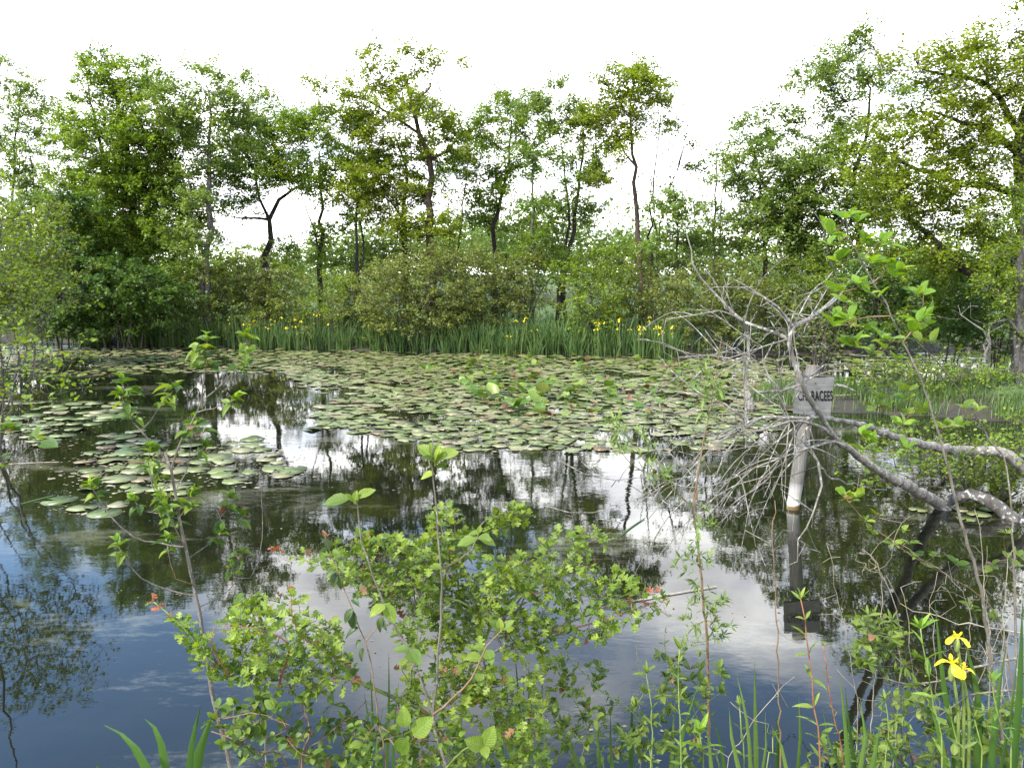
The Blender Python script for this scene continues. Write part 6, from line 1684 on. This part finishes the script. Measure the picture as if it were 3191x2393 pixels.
# ---------------------------------------------------------------- near iris
def blade(root, base, z, pts, Y, w, mk='blade_o', lean=0.0):
    W = [Vector(q) for q in smooth_line(P3(z, pts, Y), .06)]
    n_ = len(W); V_, F_ = [], []
    ph = rng.uniform(-.5, .5)
    for i, q in enumerate(W):
        t = i / (n_ - 1); ww = w * (1 - t ** 3) * (.75 + .25 * min(1, t * 4)) * .5
        s_ = Vector((math.cos(ph), math.sin(ph), 0))
        V_ += [q - s_ * ww - base, q + Vector((0, -.12 * w, 0)) - base, q + s_ * ww - base]
    for i in range(n_ - 1):
        q = 3 * i; F_ += [(q, q + 1, q + 4, q + 3), (q + 1, q + 2, q + 5, q + 4)]
    return mesh_obj('leaf', np_mesh('leaf', [tuple(v) for v in V_], F_, smooth=True), M[mk], root)
def iris(label, z, blades, Y, w, seed=0):
    x0 = sum(b_[0][0] for b_ in blades) / len(blades)
    bs = gbase(*z(x0, blades[0][0][1]), Y)
    r_ = thing('iris_plant', bs, label, 'iris', 'iris plants on the near bank')
    for b_ in blades:
        dx = b_[0][0]; pts = [(b_[0][0] + (b_[0][0] - b_[1][0]) * .3, b_[0][1] + 420)] + list(b_)
        blade(r_, bs, z, pts, Y + rng.uniform(-.12, .12), w * rng.uniform(.6, .95))
    return r_
iris('wide iris blades curving left at the bottom left corner', Z7, [[(262, 1360), (190, 1230), (120, 1160), (42, 1118)], [(345, 1360), (320, 1210), (285, 1130), (242, 1088)], [(455, 1360), (470, 1220), (490, 1120), (515, 1022)], [(488, 1360), (510, 1240), (545, 1140), (572, 1075)], [(10, 1400), (8, 1350), (6, 1310)]], 1.5, .03)
iris('thin iris blades standing behind the middle of the hawthorn', Z7, [[(1340, 1340), (1360, 1150), (1350, 860)], [(1380, 1340), (1390, 1150), (1415, 1020)], [(1430, 1340), (1440, 1050), (1440, 760)], [(1545, 1340), (1545, 1000), (1535, 770)], [(1300, 1340), (1340, 1150), (1320, 960)], [(1460, 1340), (1470, 1100), (1490, 900)], [(1250, 1340), (1210, 1150), (1195, 1020)]], 2.5, .021)
iris('iris blades at the hawthorn right side behind lobed leaves', Z7, [[(2050, 1340), (2030, 1050), (1990, 820)], [(2090, 1340), (2080, 1000), (2060, 760)], [(2130, 1340), (2130, 1000), (2130, 800)], [(2170, 1340), (2190, 1050), (2200, 830)], [(2010, 1340), (1960, 1050), (1930, 880)], [(2110, 1340), (2105, 1050), (2100, 880)]], 2.5, .022)
iris('cluster of tall straight iris blades below the willow sapling', Z8, [[(975, 1360), (970, 1100), (966, 828)], [(950, 1360), (930, 1100), (880, 880)], [(1000, 1360), (1020, 1220), (1015, 1060)], [(900, 1360), (860, 1180), (848, 1040)], [(1165, 1360), (1178, 1180), (1170, 990)], [(1120, 1360), (1090, 1220), (1040, 1120)], [(1070, 1360), (1075, 1150), (1060, 1050)]], 1.95, .022)
iris('iris blades fanning out right of the sign reflection', Z8, [[(1400, 1360), (1385, 1120), (1360, 880)], [(1430, 1360), (1400, 1100), (1385, 950)], [(1380, 1360), (1310, 1200), (1280, 1050)], [(1450, 1360), (1480, 1180), (1455, 1000)], [(1500, 1360), (1530, 1230), (1545, 1120)], [(1640, 1360), (1600, 1230), (1520, 1090)], [(1430, 1360), (1470, 1250), (1480, 1180)], [(1340, 1360), (1300, 1240), (1240, 1150)]], 1.95, .03)
iris('iris blades below the privet shoot', Z8, [[(395, 1360), (398, 1150), (400, 975)], [(310, 1360), (300, 1200), (300, 1060)], [(160, 1360), (120, 1220), (95, 1150)], [(580, 1360), (590, 1150), (600, 1000)], [(600, 1360), (640, 1150), (720, 900)], [(250, 1360), (240, 1150), (262, 1020)], [(770, 1360), (760, 1240), (745, 1140)], [(830, 1360), (800, 1180), (770, 1080)]], 2.1, .022)
fi = iris('flowering iris with yellow blooms at bottom right', Z8, [[(1960, 1360), (1880, 1080), (1790, 850)], [(1990, 1360), (2000, 1000), (1925, 690)], [(2020, 1360), (2000, 1050), (1960, 800)], [(1930, 1360), (1850, 1000), (1800, 560)], [(2060, 1360), (2090, 1000), (2130, 760)], [(1860, 1360), (1800, 1100), (1760, 960)], [(2160, 1360), (2190, 1000), (2205, 560)], [(1900, 1360), (1870, 1050), (1840, 900)], [(2100, 1360), (2150, 1100), (2180, 800)]], 1.95, .027)
fb = Vector(fi.location)
def petal(f_root, c, a, prof, s):
    V_, F_ = [], []
    for (r_, w_, z_) in prof:
        for k, sg in enumerate((-1, -.5, 0, .5, 1)):
            V_.append(((r_ * math.cos(a) - sg * w_ * math.sin(a)) * s, (r_ * math.sin(a) + sg * w_ * math.cos(a)) * s, (z_ - .22 * w_ * (sg * sg) * 2 + .02 * math.sin(9 * sg + r_ * 8)) * s))
    for j in range(len(prof) - 1):
        for k in range(4):
            q = 5 * j + k; F_.append((q, q + 1, q + 6, q + 5))
    o_ = mesh_obj('petal', np_mesh('petal', V_, F_, smooth=True), M['yellow'], f_root); o_.location = c
    return o_
for (x_, y_, s, a0) in ((1880, 840, .031, .4), (1905, 722, .024, 1.2), (1930, 868, .024, 2.0)):
    p1 = at(*Z8(x_, y_), 1.9); p0 = at(*Z8(x_ + 25, 1360), 1.92)
    tb = Tubes(); ln = smooth_line([p0, p0.lerp(p1, .6) + Vector((.01, 0, 0)), p1 - Vector((0, 0, s * .6)), p1], .05); tb.add(ln, np.linspace(.005, .0035, len(ln)), 7)
    stk = tb.build('flower_stalk', M['stemgreen'], fi, fb)
    tb = Tubes(); tb.add([p1 - Vector((0, 0, s * 1.5)), p1 - Vector((0, 0, s * .8)), p1 - Vector((0, 0, .1 * s))], [.005, .0085, .004], 7); tb.build('sheath', M['stemgreen'], stk, fb)
    for k in range(3):
        petal(stk, p1 - fb, a0 + k * 2.09, [(0, .05, 0), (.4, .16, .16), (.75, .36, .14), (1.05, .42, -.12), (1.25, .28, -.42), (1.32, .04, -.6)], s)
        petal(stk, p1 - fb, a0 + 1.05 + k * 2.09, [(0, .05, 0), (.15, .12, .3), (.3, .16, .5), (.42, .12, .62), (.46, .02, .66)], s)

# ---------------------------------------------------------------- dry stalks and bare stems
DS = [([(1790, 1400), (1702, 900), (1672, 600), (1648, 490)], .0028, 'dry', 'dry pale stalk slanting left of the yellow iris', 2.2),
      ([(2050, 1400), (2045, 700), (2022, 450), (2010, 200), (1985, 130)], .0035, 'dry', 'tall dry stalk beside the grey lime-leaved stem', 2.3),
      ([(1490, 1400), (1520, 900), (1558, 450), (1500, 350), (1460, 310)], .003, 'dry', 'dry forked stalk over the dark reflection', 2.3),
      ([(2090, 1400), (2112, 800), (2138, 350), (2165, 310)], .003, 'dry', 'dry stalk close to the right edge', 2.2),
      ([(1830, 1400), (1800, 800), (1782, 560), (1812, 420)], .0025, 'dry', 'thin dry stalk behind the yellow iris', 2.3),
      ([(830, 1400), (920, 1180), (1010, 1040), (1150, 895)], .0022, 'dry', 'thin bent dry stem crossing the tall iris blades', 2.0),
      ([(1082, 1420), (1076, 900), (1066, 600), (1050, 300), (1062, 90)], .0042, 'stembrown', 'tall bare brown stem left of the sign reflection', 2.3),
      ([(2320, 760), (2212, 800), (2100, 832), (1980, 862), (1750, 932), (1500, 908)], .0045, 'stem', 'bare grey branch reaching in from the right below the iris flower', 2.1),
      ([(2320, 960), (2212, 965), (2050, 960), (1900, 1030), (1830, 1085)], .004, 'stem', 'second bare grey branch reaching in lower at right', 1.9),
      ([(2320, 730), (2212, 700), (1900, 650), (1760, 610), (1640, 568)], .0028, 'dry', 'pale dry stem lying nearly level above the iris flower', 2.2),
      ([(440, 1400), (432, 900), (412, 680), (390, 560)], .0025, 'dry', 'thin pale stalk rising beside the hawthorn right arm', 2.3),
      ([(1900, 1400), (1940, 900), (1960, 600), (1880, 460), (1640, 290)], .0026, 'dry', 'long arched dry stalk over the right water', 2.4),
      ([(2130, 1400), (2080, 1000), (2040, 600), (2040, 300)], .0028, 'dry', 'dry stalk between the lime sapling stems', 2.5),
      ([(1420, 1400), (1440, 1000), (1340, 480), (1318, 340)], .0022, 'dry', 'wispy dry stalk right of the sign reflection', 2.4),
      ([(2200, 1400), (2130, 900), (2150, 550), (2075, 440), (2000, 430)], .0026, 'dry', 'bent dry stalk crossing at the right edge', 2.35),
      ([(1880, 1420), (1950, 1100), (2070, 760), (2212, 520)], .0026, 'dry', 'dry stem slanting right behind the flowering iris', 2.2)]
for i, (pts, ra, mt, lab, Y) in enumerate(DS):
    g_ = i not in (7, 8, 9)
    d_ = Plant('dry_stalk' if mt == 'dry' else 'tall_stalk', lab, 'stalk' if mt == 'dry' else 'stem', gbase(*Z8(*pts[0]), Y), 'dry stalks on the near bank', 560 + i)
    l_ = d_.stem(Z8, pts, Y, ra, ra * .3, mt, False, ground=g_, wob=.003)
    nT = 9 if i in (2, 11, 13) else 5
    ks = d_.rng.integers(len(l_) // 2, len(l_), nT)
    T = np.array([np.array(l_[k]) + d_.rng.normal(0, 1, 3) * [.07, .06, .06] + [0, 0, .05] for k in ks])
    d_.grow_twigs(T, mt, .0007, rmax=.0014, jit=.15)
# brittle grey seed head tangle over the dark water
sd_ = Plant('dead_seed_head', 'brittle grey tangle of dead twigs over the dark reflection', 'dead plant', gbase(*Z8(1560, 1330), 2.4), 'dry stalks on the near bank', 590)
sd_.stem(Z8, [(1600, 1420), (1640, 800), (1600, 520), (1540, 420)], 2.4, .003, .0012, 'dry', False, ground=True)
T = poly_targets(Z8, [(1420, 350), (1450, 300), (1540, 340), (1570, 450), (1500, 460), (1430, 410)], 2.4, 46, sd_.rng, .06)
sd_.grow_twigs(T, 'dry', .0006, rmax=.0012, seg=.02)

# blades of grass lying on the water
for z, a, b_, w, lab, mk in ((Z4, (40, 897), (372, 884), .02, 'pale cut reed blade floating near the left edge', 'dry'), (Z4, (130, 1147), (332, 1096), .02, 'second pale reed blade floating nearer at left', 'blade_o'),
                         (Z5, (1880, 1345), (2032, 1236), .02, 'pale green blade floating right of the hawthorn top', 'blade_o'), (Z8, (390, 556), (792, 484), .012, 'long thin pale blade floating behind the willow sapling', 'dry')):
    p0, p1 = on_water(*z(*a), .006), on_water(*z(*b_), .006); d = (p1 - p0); sd2 = Vector((-d.y, d.x, 0)).normalized() * w * .5
    V_ = []
    for i in range(6):
        t = i / 5; q = p0.lerp(p1, t) + sd2 * math.sin(t * 3) * 1.2; ww = 1 - abs(t - .4) ** 2 * 1.5
        V_ += [tuple(q - sd2 * ww), tuple(q + Vector((0, 0, .006))), tuple(q + sd2 * ww)]
    F_ = []
    for i in range(5): q = 3 * i; F_ += [(q, q + 3, q + 4, q + 1), (q + 1, q + 4, q + 5, q + 2)]
    o = mesh_obj('floating_blade', np_mesh('floating_blade', V_, F_, smooth=True), M[mk]); tag(o, lab, 'reed blade')

# rough grass on the near bank, mostly below the frame
xy = np.stack([rng.uniform(-4.5, 4.5, 16000), rng.uniform(.4, 3.0, 16000)], 1)
sdv = pond_sd(xy[:, 0], xy[:, 1]); keep = (sdv > .02)
grass_field('grass', xy[keep], .3, .004, rng, 'grass', 'rough grass on the near bank under the plants')
